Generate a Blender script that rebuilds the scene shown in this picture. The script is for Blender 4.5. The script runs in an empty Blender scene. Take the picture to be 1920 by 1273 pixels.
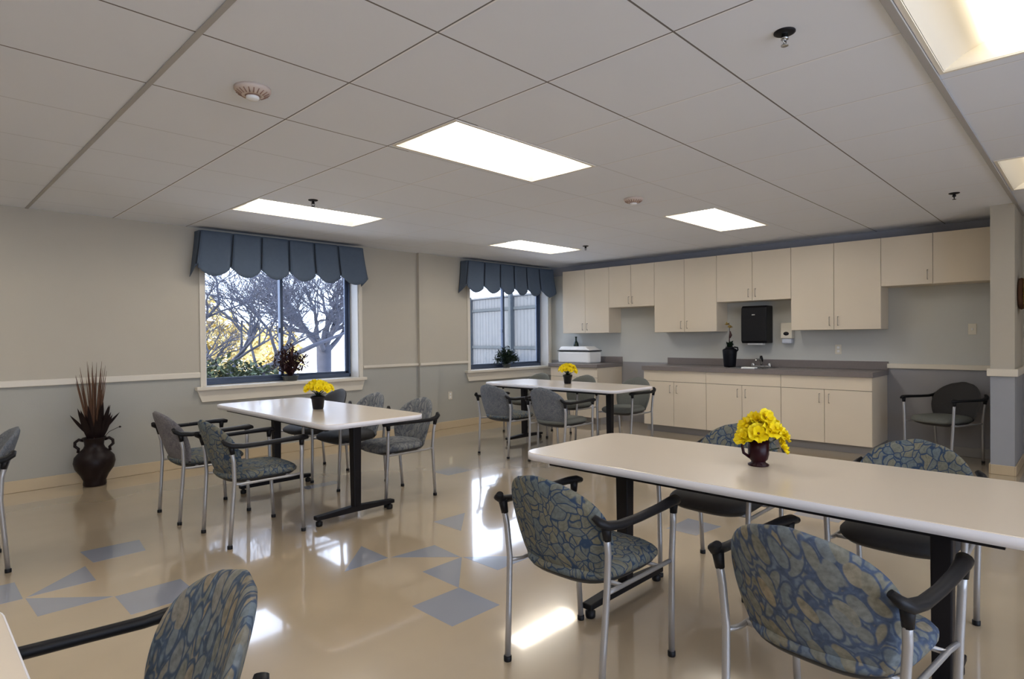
import bpy, bmesh, math, random
from math import sin, cos, pi, radians as R
from mathutils import Vector, Matrix, noise
random.seed(7)
SC = bpy.context.scene
COL = SC.collection

# ------------------------------------------------------------------ camera, world, sun, exposure
CAMH = 1.32
YAW, PITCH, ROLL = 0.79847, -0.01052, -0.00957
def cam_dir(x, y, z):
    X = cos(ROLL)*x - sin(ROLL)*y; Y = sin(ROLL)*x + cos(ROLL)*y
    Yw = cos(PITCH)*Y + sin(PITCH)*z; Zw = -sin(PITCH)*Y + cos(PITCH)*z
    return Vector((cos(YAW)*X + sin(YAW)*Zw, -sin(YAW)*X + cos(YAW)*Zw, Yw))
cd = bpy.data.cameras.new('camera'); cam = bpy.data.objects.new('camera', cd); COL.objects.link(cam)
m3 = Matrix((cam_dir(1,0,0), cam_dir(0,1,0), -cam_dir(0,0,1))).transposed()
cam.matrix_world = Matrix.Translation((0,0,CAMH)) @ m3.to_4x4()
cd.sensor_fit = 'HORIZONTAL'; cd.sensor_width = 36.0
cd.lens = 1128.5/1920*36.0
cd.shift_x = (960-959.04)/1920; cd.shift_y = (644.5-636.5)/1920
cd.clip_start = 0.02; cd.clip_end = 300
SC.camera = cam

SC.view_settings.view_transform = 'Standard'; SC.view_settings.look = 'None'
SC.view_settings.gamma = 1; SC.view_settings.use_curve_mapping = False
SC.view_settings.exposure = 0.06
SC.cycles.use_denoising = True
SC.cycles.max_bounces = 8; SC.cycles.diffuse_bounces = 5; SC.cycles.glossy_bounces = 4
SC.cycles.transparent_max_bounces = 12
SC.cycles.sample_clamp_indirect = 6.0
SC.cycles.caustics_reflective = False; SC.cycles.caustics_refractive = False

SKY = 5.6; LAMP = 5.0; SUN = 7.0
w = bpy.data.worlds.new('world'); SC.world = w; w.use_nodes = True
bg = w.node_tree.nodes['Background']
bg.inputs[0].default_value = (0.70, 0.81, 1.0, 1); bg.inputs[1].default_value = SKY

sd = bpy.data.lights.new('sun', 'SUN'); sun = bpy.data.objects.new('sun', sd); COL.objects.link(sun)
sd.energy = SUN; sd.angle = R(0.8); sd.color = (1.0, 0.86, 0.66)
SAZ, SEL = R(-12), R(24)          # the light travels along +x, along the window wall, downwards
sun.rotation_euler = Vector((cos(SAZ)*cos(SEL), sin(SAZ)*cos(SEL), -sin(SEL))).to_track_quat('-Z', 'Y').to_euler()
sun.location = (-3, 0, 6)

# ------------------------------------------------------------------ dimensions of the room
H = 2.507          # ceiling
YL = 6.80          # window wall, inner face
XK = 7.98          # kitchen wall, inner face
XB, YF = -2.5, -3.6  # walls behind the camera
TH = 0.26

# ------------------------------------------------------------------ materials
MATS = {}
def newmat(name):
    m = bpy.data.materials.new(name); m.use_nodes = True
    MATS[name] = m
    return m, m.node_tree.nodes, m.node_tree.links, m.node_tree.nodes['Principled BSDF']
def mat(name, col, rough=0.6, metal=0.0, spec=0.5, noise_amt=0.0, nscale=8.0, bump=0.0, bscale=60.0, coat=0.0, emit=None, estr=0.0):
    m, N, L, b = newmat(name)
    b.inputs['Base Color'].default_value = (*col, 1)
    b.inputs['Roughness'].default_value = rough; b.inputs['Metallic'].default_value = metal
    b.inputs['Specular IOR Level'].default_value = spec
    b.inputs['Coat Weight'].default_value = coat; b.inputs['Coat Roughness'].default_value = 0.05
    if emit:
        b.inputs['Emission Color'].default_value = (*emit, 1); b.inputs['Emission Strength'].default_value = estr
    if noise_amt or bump:
        tc = N.new('ShaderNodeTexCoord')
    if noise_amt:
        n = N.new('ShaderNodeTexNoise'); n.inputs['Scale'].default_value = nscale; n.inputs['Detail'].default_value = 5
        L.new(tc.outputs['Object'], n.inputs['Vector'])
        mx = N.new('ShaderNodeMix'); mx.data_type = 'RGBA'
        mx.inputs[6].default_value = (*[c*(1-noise_amt) for c in col], 1)
        mx.inputs[7].default_value = (*[min(1, c*(1+noise_amt)) for c in col], 1)
        L.new(n.outputs['Fac'], mx.inputs[0]); L.new(mx.outputs[2], b.inputs['Base Color'])
    if bump:
        n2 = N.new('ShaderNodeTexNoise'); n2.inputs['Scale'].default_value = bscale; n2.inputs['Detail'].default_value = 3
        L.new(tc.outputs['Object'], n2.inputs['Vector'])
        bp = N.new('ShaderNodeBump'); bp.inputs['Strength'].default_value = bump; bp.inputs['Distance'].default_value = 0.004
        L.new(n2.outputs['Fac'], bp.inputs['Height']); L.new(bp.outputs[0], b.inputs['Normal'])
    return m

mat('cream_paint', (0.50, 0.465, 0.395), 0.75, noise_amt=0.05, nscale=1.7, bump=0.15, bscale=90)
mat('grey_paint', (0.40, 0.40, 0.37), 0.7, noise_amt=0.05, nscale=1.7, bump=0.15, bscale=90)
mat('kitchen_paint', (0.54, 0.55, 0.53), 0.65, noise_amt=0.06, nscale=2.3, bump=0.15, bscale=90)
mat('slate_paint', (0.30, 0.30, 0.32), 0.65, noise_amt=0.05, nscale=2.0)
mat('band_paint', (0.38, 0.39, 0.44), 0.6)
mat('column_paint', (0.34, 0.36, 0.40), 0.6, noise_amt=0.04)
mat('trim_white', (0.72, 0.67, 0.58), 0.35)
mat('base_vinyl', (0.56, 0.46, 0.31), 0.4)
mat('window_white', (0.74, 0.74, 0.74), 0.4)
mat('aluminium_dark', (0.09, 0.12, 0.19), 0.35, metal=0.5)
mat('laminate', (0.72, 0.635, 0.51), 0.42, noise_amt=0.02, nscale=3)
mat('laminate_edge', (0.16, 0.12, 0.09), 0.6)
mat('counter_grey', (0.20, 0.175, 0.17), 0.35, noise_amt=0.08, nscale=40)
mat('toe_grey', (0.30, 0.29, 0.28), 0.6)
mat('handle_nickel', (0.42, 0.38, 0.33), 0.35, metal=0.7)
mat('tabletop', (0.80, 0.70, 0.575), 0.30, noise_amt=0.02, nscale=4, coat=0.8)
MATS['tabletop'].node_tree.nodes['Principled BSDF'].inputs['Coat Roughness'].default_value = 0.16
mat('table_edge', (0.80, 0.79, 0.83), 0.4)
mat('black_metal', (0.008, 0.007, 0.009), 0.5, spec=0.25)
mat('black_plastic', (0.007, 0.007, 0.009), 0.45, spec=0.25)
mat('leg_metal', (0.40, 0.395, 0.40), 0.32, metal=0.5)
mat('black_shell', (0.018, 0.018, 0.02), 0.5)
mat('black_fabric', (0.022, 0.020, 0.020), 0.75, noise_amt=0.2, nscale=60)
mat('greygreen_fabric', (0.12, 0.125, 0.11), 0.85, noise_amt=0.2, nscale=60)
mat('valance_blue', (0.088, 0.120, 0.172), 0.85, noise_amt=0.08, nscale=30, bump=0.2, bscale=400)
mat('pleat_shade_and_board', (0.020, 0.026, 0.038), 0.9)  # dark tone for painted pleat shade, also used on the mounting board
mat('clay_dark', (0.011, 0.005, 0.005), 0.42, spec=0.22)
mat('reed_brown', (0.11, 0.05, 0.026), 0.8, noise_amt=0.3, nscale=20)
mat('leaf_darkred', (0.045, 0.014, 0.014), 0.5, noise_amt=0.5, nscale=25)
mat('leaf_darkgreen', (0.012, 0.028, 0.014), 0.5, noise_amt=0.4, nscale=20)
mat('bowl_grey', (0.05, 0.055, 0.055), 0.35)
mat('petal_yellow', (0.98, 0.76, 0.004), 0.6, noise_amt=0.10, nscale=30)
mat('flower_centre', (0.25, 0.13, 0.01), 0.8)
mat('mug_maroon', (0.020, 0.002, 0.005), 0.3, spec=0.2)
mat('white_plastic', (0.88, 0.88, 0.88), 0.35)
mat('cream_plastic', (0.70, 0.66, 0.56), 0.4)
mat('detector_tan', (0.62, 0.52, 0.46), 0.5)
mat('detector_mark', (0.30, 0.18, 0.14), 0.5)
mat('steel', (0.55, 0.55, 0.55), 0.22, metal=1.0)
mat('vase_black', (0.004, 0.004, 0.007), 0.45, spec=0.2)
mat('gold_dried', (0.50, 0.35, 0.10), 0.8, noise_amt=0.3, nscale=40)
mat('bottle_green', (0.008, 0.022, 0.016), 0.12)
mat('bark', (0.052, 0.058, 0.085), 0.9, noise_amt=0.3, nscale=10)
mat('bush_green', (0.055, 0.08, 0.045), 0.8, noise_amt=0.4, nscale=4)
mat('foliage_gold', (0.80, 0.62, 0.30), 0.8, noise_amt=0.4, nscale=3)
mat('fence_wood', (0.085, 0.095, 0.11), 0.85, noise_amt=0.15, nscale=6)
mat('fence_dark', (0.035, 0.045, 0.055), 0.85, noise_amt=0.15, nscale=6)
mat('outdoor_ground', (0.72, 0.70, 0.66), 0.9, noise_amt=0.12, nscale=0.4)
mat('fixture_white', (0.85, 0.80, 0.70), 0.45)
mat('tee_grey', (0.42, 0.41, 0.40), 0.5)
mat('lamp_lens', (0.9, 0.9, 0.9), 0.4, emit=(1.0, 0.95, 0.88), estr=LAMP*2.6)
mat('lamp_lens_dim', (0.9, 0.9, 0.9), 0.4, emit=(1.0, 0.93, 0.80), estr=2.6)
mat('lamp_pan', (0.88, 0.83, 0.73), 0.5)

# glass: clear pane with a faint mirror
m, N, L, b = newmat('window_glass')
N.remove(b); out = N['Material Output']
tr = N.new('ShaderNodeBsdfTransparent'); tr.inputs[0].default_value = (0.97, 0.98, 1, 1)
gl = N.new('ShaderNodeBsdfGlossy'); gl.inputs['Roughness'].default_value = 0.02
fr = N.new('ShaderNodeFresnel'); fr.inputs[0].default_value = 1.25
mx = N.new('ShaderNodeMixShader')
L.new(fr.outputs[0], mx.inputs[0]); L.new(tr.outputs[0], mx.inputs[1]); L.new(gl.outputs[0], mx.inputs[2]); L.new(mx.outputs[0], out.inputs[0])
mat('clear_plastic', (0.55, 0.60, 0.70), 0.15)

# waxed vinyl floor, two colours
def floor_mat(name, c1, c2):
    m, N, L, b = newmat(name)
    tc = N.new('ShaderNodeTexCoord')
    n = N.new('ShaderNodeTexNoise'); n.inputs['Scale'].default_value = 2.2; n.inputs['Detail'].default_value = 6
    L.new(tc.outputs['Object'], n.inputs['Vector'])
    r = N.new('ShaderNodeValToRGB'); r.color_ramp.elements[0].position = 0.3; r.color_ramp.elements[1].position = 0.7
    r.color_ramp.elements[0].color = (*c1, 1); r.color_ramp.elements[1].color = (*c2, 1)
    L.new(n.outputs['Fac'], r.inputs[0]); L.new(r.outputs[0], b.inputs['Base Color'])
    b.inputs['Roughness'].default_value = 0.16; b.inputs['Specular IOR Level'].default_value = 0.65
    b.inputs['Coat Weight'].default_value = 1.0; b.inputs['Coat Roughness'].default_value = 0.05
    n2 = N.new('ShaderNodeTexNoise'); n2.inputs['Scale'].default_value = 1.6; n2.inputs['Detail'].default_value = 2
    L.new(tc.outputs['Object'], n2.inputs['Vector'])
    bp = N.new('ShaderNodeBump'); bp.inputs['Strength'].default_value = 0.08; bp.inputs['Distance'].default_value = 0.012
    L.new(n2.outputs['Fac'], bp.inputs['Height'])
    L.new(bp.outputs[0], b.inputs['Normal']); L.new(bp.outputs[0], b.inputs['Coat Normal'])
floor_mat('floor_beige', (0.475, 0.38, 0.265), (0.515, 0.415, 0.29))
floor_mat('floor_blue', (0.285, 0.305, 0.37), (0.305, 0.325, 0.39))

# ceiling tiles with seams
m, N, L, b = newmat('ceiling_tile')
tc = N.new('ShaderNodeTexCoord'); sx = N.new('ShaderNodeSeparateXYZ'); L.new(tc.outputs['Object'], sx.inputs[0])
def mth(op, a, c=None, d=None):
    n = N.new('ShaderNodeMath'); n.operation = op
    for i, v in enumerate((a, c, d)):
        if v is None: continue
        if isinstance(v, (int, float)): n.inputs[i].default_value = v
        else: L.new(v, n.inputs[i])
    return n.outputs[0]
def seam(sock, off, hw):
    a = mth('SUBTRACT', sock, off); a = mth('DIVIDE', a, 0.65); f = mth('FRACT', mth('ADD', a, 100.5))
    d = mth('MULTIPLY', mth('ABSOLUTE', mth('SUBTRACT', f, 0.5)), 0.65)
    return mth('LESS_THAN', d, hw)
def ridge(sock, off, lo, hi):
    a = mth('SUBTRACT', sock, off); a = mth('DIVIDE', a, 0.65); f = mth('FRACT', mth('ADD', a, 100.5))
    d = mth('MULTIPLY', mth('SUBTRACT', f, 0.5), 0.65)
    return mth('MULTIPLY', mth('GREATER_THAN', d, lo), mth('LESS_THAN', d, hi))
dk = lambda v: mth('ADD', mth('MULTIPLY', v, 0.72), 0.28)
nearx = mth('LESS_THAN', sx.outputs[0], 2.3); neary = mth('LESS_THAN', sx.outputs[1], 2.2)
s1 = mth('MULTIPLY', seam(sx.outputs[0], 0.84, 0.0036), dk(nearx))
s2 = mth('MULTIPLY', seam(sx.outputs[1], 0.537, 0.0042), dk(mth('MAXIMUM', mth('MULTIPLY', nearx, mth('LESS_THAN', sx.outputs[1], 3.3)), neary)))
sm = mth('MAXIMUM', s1, s2)
nz = N.new('ShaderNodeTexNoise'); nz.inputs['Scale'].default_value = 1.2; L.new(tc.outputs['Object'], nz.inputs['Vector'])
cr = N.new('ShaderNodeValToRGB'); cr.color_ramp.elements[0].color = (0.77, 0.815, 0.91, 1); cr.color_ramp.elements[1].color = (0.81, 0.85, 0.94, 1)
L.new(nz.outputs['Fac'], cr.inputs[0])
rd = mth('MAXIMUM', ridge(sx.outputs[0], 0.84, 0.005, 0.012), 0.0)
mxr = N.new('ShaderNodeMix'); mxr.data_type = 'RGBA'; L.new(rd, mxr.inputs[0]); L.new(cr.outputs[0], mxr.inputs[6]); mxr.inputs[7].default_value = (0.92, 0.93, 0.97, 1)
mx = N.new('ShaderNodeMix'); mx.data_type = 'RGBA'; L.new(sm, mx.inputs[0]); L.new(mxr.outputs[2], mx.inputs[6]); mx.inputs[7].default_value = (0.16, 0.15, 0.15, 1)
L.new(mx.outputs[2], b.inputs['Base Color']); b.inputs['Roughness'].default_value = 0.8

# leaf-pattern upholstery
def leaf_fabric(name, scale, stretch, cols, dark, rot=0.5, edge=0.045, warp=0.035):
    m, N, L, b = newmat(name)
    tc = N.new('ShaderNodeTexCoord')
    nw = N.new('ShaderNodeTexNoise'); nw.inputs['Scale'].default_value = 7.0; nw.inputs['Detail'].default_value = 2
    L.new(tc.outputs['Object'], nw.inputs['Vector'])
    sub = N.new('ShaderNodeVectorMath'); sub.operation = 'SUBTRACT'; L.new(nw.outputs['Color'], sub.inputs[0]); sub.inputs[1].default_value = (0.5, 0.5, 0.5)
    scl = N.new('ShaderNodeVectorMath'); scl.operation = 'SCALE'; L.new(sub.outputs[0], scl.inputs[0]); scl.inputs['Scale'].default_value = warp*4
    add = N.new('ShaderNodeVectorMath'); add.operation = 'ADD'; L.new(tc.outputs['Object'], add.inputs[0]); L.new(scl.outputs[0], add.inputs[1])
    mp = N.new('ShaderNodeMapping'); mp.inputs['Rotation'].default_value = (rot, 0.2, rot*0.6); mp.inputs['Scale'].default_value = (scale*0.8, scale, scale*stretch)
    L.new(add.outputs[0], mp.inputs['Vector'])
    v = N.new('ShaderNodeTexVoronoi'); v.feature = 'DISTANCE_TO_EDGE'; v.inputs['Scale'].default_value = 1; L.new(mp.outputs[0], v.inputs['Vector'])
    v2 = N.new('ShaderNodeTexVoronoi'); v2.feature = 'F1'; v2.inputs['Scale'].default_value = 1; L.new(mp.outputs[0], v2.inputs['Vector'])
    sp = N.new('ShaderNodeSeparateColor'); L.new(v2.outputs['Color'], sp.inputs[0])
    cr = N.new('ShaderNodeValToRGB'); cr.color_ramp.interpolation = 'LINEAR'
    e = cr.color_ramp.elements
    e[0].position = 0; e[0].color = (*cols[0], 1); e[1].position = 1; e[1].color = (*cols[-1], 1)
    for i, c in enumerate(cols[1:-1]):
        x = e.new((i+1)/(len(cols)-1)); x.color = (*c, 1)
    L.new(sp.outputs[0], cr.inputs[0])
    # veins and streaks inside the leaves
    ns = N.new('ShaderNodeTexNoise'); ns.inputs['Scale'].default_value = 3.2; ns.inputs['Detail'].default_value = 6; ns.inputs['Roughness'].default_value = 0.7
    L.new(mp.outputs[0], ns.inputs['Vector'])
    rr = N.new('ShaderNodeMapRange'); rr.inputs[1].default_value = 0.3; rr.inputs[2].default_value = 0.7; rr.inputs[3].default_value = 0.62; rr.inputs[4].default_value = 1.25
    L.new(ns.outputs['Fac'], rr.inputs[0])
    mul = N.new('ShaderNodeVectorMath'); mul.operation = 'SCALE'; L.new(cr.outputs[0], mul.inputs[0]); L.new(rr.outputs[0], mul.inputs['Scale'])
    er = N.new('ShaderNodeMapRange'); er.interpolation_type = 'SMOOTHSTEP'; er.inputs[1].default_value = edge*0.4; er.inputs[2].default_value = edge*2.2
    L.new(v.outputs['Distance'], er.inputs[0])
    mx = N.new('ShaderNodeMix'); mx.data_type = 'RGBA'; L.new(er.outputs[0], mx.inputs[0]); mx.inputs[6].default_value = (*dark, 1); L.new(mul.outputs[0], mx.inputs[7])
    L.new(mx.outputs[2], b.inputs['Base Color']); b.inputs['Roughness'].default_value = 0.85; b.inputs['Specular IOR Level'].default_value = 0.2
    bp = N.new('ShaderNodeBump'); bp.inputs['Strength'].default_value = 0.25; bp.inputs['Distance'].default_value = 0.003
    L.new(er.outputs[0], bp.inputs['Height']); L.new(bp.outputs[0], b.inputs['Normal'])
def leaf_scatter(name, scale, ratio, rots, ground, leaves, dark):
    m, N, L, b = newmat(name)
    tc = N.new('ShaderNodeTexCoord')
    nw = N.new('ShaderNodeTexNoise'); nw.inputs['Scale'].default_value = 9.0; nw.inputs['Detail'].default_value = 2
    L.new(tc.outputs['Object'], nw.inputs['Vector'])
    sub = N.new('ShaderNodeVectorMath'); sub.operation = 'SUBTRACT'; L.new(nw.outputs['Color'], sub.inputs[0]); sub.inputs[1].default_value = (0.5, 0.5, 0.5)
    scl = N.new('ShaderNodeVectorMath'); scl.operation = 'SCALE'; L.new(sub.outputs[0], scl.inputs[0]); scl.inputs['Scale'].default_value = 0.035
    add = N.new('ShaderNodeVectorMath'); add.operation = 'ADD'; L.new(tc.outputs['Object'], add.inputs[0]); L.new(scl.outputs[0], add.inputs[1])
    st = N.new('ShaderNodeTexNoise'); st.inputs['Scale'].default_value = 60; st.inputs['Detail'].default_value = 4; L.new(tc.outputs['Object'], st.inputs['Vector'])
    rr = N.new('ShaderNodeMapRange'); rr.inputs[1].default_value = 0.3; rr.inputs[2].default_value = 0.7; rr.inputs[3].default_value = 0.72; rr.inputs[4].default_value = 1.2
    L.new(st.outputs['Fac'], rr.inputs[0])
    cur = None
    for k, rot in enumerate(rots):
        mp = N.new('ShaderNodeMapping'); mp.inputs['Rotation'].default_value = (rot, 0, 0); mp.inputs['Location'].default_value = (0.3*k, 0.7*k, 1.3*k)
        mp.inputs['Scale'].default_value = (scale*0.5, scale, scale*ratio); mp.vector_type = 'POINT'
        r2 = N.new('ShaderNodeVectorRotate'); r2.rotation_type = 'X_AXIS'; r2.inputs['Angle'].default_value = rot; L.new(add.outputs[0], r2.inputs['Vector'])
        mp.inputs['Rotation'].default_value = (0, 0, 0); L.new(r2.outputs[0], mp.inputs['Vector'])
        v = N.new('ShaderNodeTexVoronoi'); v.voronoi_dimensions = '3D'; v.feature = 'F1'; v.inputs['Scale'].default_value = 1; v.inputs['Randomness'].default_value = 0.75; L.new(mp.outputs[0], v.inputs['Vector'])
        sp = N.new('ShaderNodeSeparateColor'); L.new(v.outputs['Color'], sp.inputs[0])
        cr = N.new('ShaderNodeValToRGB'); cr.color_ramp.elements[0].color = (*leaves[0], 1); cr.color_ramp.elements[1].color = (*leaves[-1], 1)
        for i_, c in enumerate(leaves[1:-1]):
            x = cr.color_ramp.elements.new((i_+1)/(len(leaves)-1)); x.color = (*c, 1)
        L.new(sp.outputs[0], cr.inputs[0])
        def rng(lo, hi):
            q = N.new('ShaderNodeMapRange'); q.interpolation_type = 'SMOOTHSTEP'; q.inputs[1].default_value = lo; q.inputs[2].default_value = hi; q.inputs[3].default_value = 1; q.inputs[4].default_value = 0
            L.new(v.outputs['Distance'], q.inputs[0]); return q.outputs[0]
        outer, inner = rng(0.56, 0.62), rng(0.44, 0.52)
        ring = N.new('ShaderNodeMix'); ring.data_type = 'RGBA'; L.new(inner, ring.inputs[0]); ring.inputs[6].default_value = (*dark, 1); L.new(cr.outputs[0], ring.inputs[7])
        mx = N.new('ShaderNodeMix'); mx.data_type = 'RGBA'; L.new(outer, mx.inputs[0])
        if cur is None: mx.inputs[6].default_value = (*ground, 1)
        else: L.new(cur, mx.inputs[6])
        L.new(ring.outputs[2], mx.inputs[7]); cur = mx.outputs[2]
    mul = N.new('ShaderNodeVectorMath'); mul.operation = 'SCALE'; L.new(cur, mul.inputs[0]); L.new(rr.outputs[0], mul.inputs['Scale'])
    L.new(mul.outputs[0], b.inputs['Base Color']); b.inputs['Roughness'].default_value = 0.85; b.inputs['Specular IOR Level'].default_value = 0.2
LV = [(0.215,0.20,0.15), (0.13,0.165,0.20), (0.185,0.18,0.145), (0.235,0.205,0.15)]
leaf_scatter('fabric_leaf', 25, 0.42, [0.9, -0.35, 0.5], (0.115, 0.15, 0.205), LV, (0.065, 0.09, 0.145))
leaf_scatter('fabric_leaf_long', 30, 0.34, [-0.25, 0.45, 0.05], (0.13, 0.165, 0.20), [(0.21,0.195,0.155), (0.14,0.175,0.205), (0.25,0.205,0.14), (0.17,0.18,0.165)], (0.06, 0.085, 0.125))
leaf_fabric('fabric_leaf_fine', 29, 0.75, [(0.15,0.165,0.155), (0.20,0.185,0.13), (0.125,0.155,0.17), (0.17,0.17,0.14)], (0.03, 0.055, 0.105), rot=0.5, edge=0.042)
leaf_fabric('fabric_slate', 42, 0.7, [(0.165,0.18,0.20), (0.18,0.19,0.21), (0.14,0.155,0.18)], (0.10, 0.115, 0.14), rot=0.3, edge=0.03)
leaf_fabric('fabric_plum', 42, 0.7, [(0.185,0.18,0.19), (0.20,0.19,0.20), (0.16,0.155,0.17)], (0.13, 0.125, 0.14), rot=0.3, edge=0.03)
leaf_fabric('fabric_streaked', 32, 0.25, [(0.17,0.18,0.19), (0.25,0.25,0.24), (0.12,0.13,0.145)], (0.09, 0.10, 0.12), rot=0.05, edge=0.04)

# ------------------------------------------------------------------ mesh helpers
class MB:
    def __init__(s): s.v = []; s.f = []; s.mi = []; s.sm = []; s.cur = 0; s.smooth = False
    def add(s, vs, fs, smooth=None):
        o = len(s.v); s.v += [tuple(v) for v in vs]
        for f in fs:
            s.f.append(tuple(o+i for i in f)); s.mi.append(s.cur); s.sm.append(s.smooth if smooth is None else smooth)
    def box(s, x0, x1, y0, y1, z0, z1):
        vs = [(x,y,z) for x in (x0,x1) for y in (y0,y1) for z in (z0,z1)]
        s.add(vs, [(0,1,3,2),(4,6,7,5),(0,4,5,1),(2,3,7,6),(0,2,6,4),(1,5,7,3)], False)
    def tube(s, pts, rad, n=10, caps=True, squash=1.0):
        pts = [Vector(p) for p in pts]
        rads = rad if isinstance(rad, (list, tuple)) else [rad]*len(pts)
        rings = []; prev = None
        for i, p in enumerate(pts):
            if i == 0: t = pts[1]-pts[0]
            elif i == len(pts)-1: t = pts[-1]-pts[-2]
            else: t = (pts[i+1]-pts[i]).normalized() + (pts[i]-pts[i-1]).normalized()
            t.normalize()
            if prev is None:
                ref = Vector((0,0,1)) if abs(t.z) < 0.9 else Vector((1,0,0))
                u = t.cross(ref).normalized()
            else:
                u = (prev - t*prev.dot(t)).normalized()
            prev = u; v = t.cross(u)
            rings.append([p + u*cos(2*pi*k/n)*rads[i] + v*sin(2*pi*k/n)*rads[i]*squash for k in range(n)])
        vs = [q for r in rings for q in r]; fs = []
        for i in range(len(rings)-1):
            for k in range(n):
                a = i*n+k; b_ = i*n+(k+1) % n
                fs.append((a, b_, b_+n, a+n))
        s.add(vs, fs, True)
        if caps:
            o = len(s.v)-len(vs)
            s.f.append(tuple(o+k for k in range(n))[::-1]); s.mi.append(s.cur); s.sm.append(False)
            s.f.append(tuple(o+(len(rings)-1)*n+k for k in range(n))); s.mi.append(s.cur); s.sm.append(False)
    def lathe(s, prof, c=(0,0,0), n=32, sx=1, sy=1):
        vs = [(c[0]+r*cos(2*pi*k/n)*sx, c[1]+r*sin(2*pi*k/n)*sy, c[2]+z) for r, z in prof for k in range(n)]
        fs = [(i*n+k, i*n+(k+1) % n, (i+1)*n+(k+1) % n, (i+1)*n+k) for i in range(len(prof)-1) for k in range(n)]
        s.add(vs, fs, True)
    def grid(s, P, nu, nv, close_u=False):
        vs = [P(i, j) for i in range(nu) for j in range(nv)]
        fs = [(i*nv+j, ((i+1) % nu)*nv+j, ((i+1) % nu)*nv+j+1, i*nv+j+1) for i in range(nu if close_u else nu-1) for j in range(nv-1)]
        s.add(vs, fs, True)
    def prism(s, poly, z0, z1):
        n = len(poly)
        vs = [(x,y,z0) for x,y in poly]+[(x,y,z1) for x,y in poly]
        s.add(vs, [tuple(range(n))[::-1], tuple(range(n, 2*n))]+[(k, (k+1) % n, n+(k+1) % n, n+k) for k in range(n)], False)
    def build(s, name, mats, parent=None, bevel=0.0, segs=2, weld=False):
        me = bpy.data.meshes.new(name); me.from_pydata(s.v, [], s.f)
        if isinstance(mats, str): mats = [mats]
        for mm in mats: me.materials.append(MATS[mm])
        for p, mi, sm in zip(me.polygons, s.mi, s.sm): p.material_index = mi; p.use_smooth = sm
        bm = bmesh.new(); bm.from_mesh(me)
        if weld: bmesh.ops.remove_doubles(bm, verts=bm.verts, dist=1e-5)
        bmesh.ops.recalc_face_normals(bm, faces=bm.faces)
        bm.to_mesh(me); bm.free()
        o = bpy.data.objects.new(name, me); COL.objects.link(o)
        if parent: o.parent = parent
        if bevel:
            bv = o.modifiers.new('bevel', 'BEVEL'); bv.width = bevel; bv.segments = segs; bv.limit_method = 'ANGLE'; bv.angle_limit = R(50)
            bv.harden_normals = False
        return o
def boxes(name, mats, L_, parent=None, bevel=0.0):
    b = MB()
    for t in L_: b.box(*t)
    return b.build(name, mats, parent, bevel)
def tag(o, label, cat, group=None):
    o['label'] = label; o['category'] = cat
    if group: o['group'] = group
    return o
def struct(o): o['kind'] = 'structure'; return o
def thing(name, loc, label, cat, group=None, rz=0.0):
    o = bpy.data.objects.new(name, None); COL.objects.link(o); o.empty_display_size = 0.1
    o.location = loc; o.rotation_euler = (0,0,rz)
    return tag(o, label, cat, group)
def copy_tree(o, parent=None):
    c = o.copy(); COL.objects.link(c)
    if parent: c.parent = parent
    for ch in list(o.children): copy_tree(ch, c)
    return c

# ------------------------------------------------------------------ room shell
fl = MB(); fl.cur = 0
fl.box(XB-0.1, XK+0.1, YF-0.1, YL+0.3, -0.12, 0.0)
fl.cur = 1
T = 0.305
def sq(x, y, w_=T, d=T): return [(x,y),(x+w_,y),(x+w_,y+d),(x,y+d)]
accents = [
    sq(1.765, 2.115), [(2.065,2.418),(2.372,2.745),(2.068,2.735)], [(2.075,3.055),(2.365,2.75),(2.39,3.03)],
    [(2.06,3.06),(2.06,3.36),(1.765,3.06)], [(2.375,2.44),(2.68,2.44),(2.375,2.74)], [(2.69,3.12),(2.99,3.42),(2.69,3.42)],
    sq(3.70, 4.47, 0.31, 0.25), [(0.797,4.573),(1.12,4.56),(1.09,4.30),(0.813,4.293)],
    [(0.461,3.967),(0.767,4.262),(0.762,3.965)], [(0.455,3.955),(0.464,3.652),(0.775,3.648)],
    sq(0.780, 3.34, 0.31, 0.30), sq(0.14, 3.96), [(3.68,2.12),(3.99,2.12),(3.97,1.86),(3.68,1.90)],
    sq(2.52, 4.98, 0.33, 0.12), sq(4.6, 1.3), sq(5.2, 2.2), [(3.3,0.9),(3.6,0.9),(3.3,1.2)], sq(4.9, -0.6), sq(-1.2, 2.6), sq(0.9, -1.4)]
for p in accents: fl.prism([(x, y) for x, y in p], 0.0, 0.0006)
struct(fl.build('floor', ['floor_beige', 'floor_blue']))

# fixtures: (x0,x1,y0,y1)
FIX = [(2.15,3.42,2.50,3.10), (2.14,3.40,5.03,5.63), (5.33,6.56,5.03,5.60), (5.34,6.60,2.54,3.09), (2.10,3.36,-0.09,0.52), (5.32,6.52,-0.07,0.515),
       (-1.1,0.2,2.50,3.10), (-1.1,0.2,5.03,5.63), (-1.1,0.2,-0.09,0.52), (-1.1,0.2,-2.6,-2.0), (2.10,3.36,-2.6,-2.0), (5.32,6.52,-2.6,-2.0)]  # unseen fixtures continuing the grid, added as extra light sources
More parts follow.
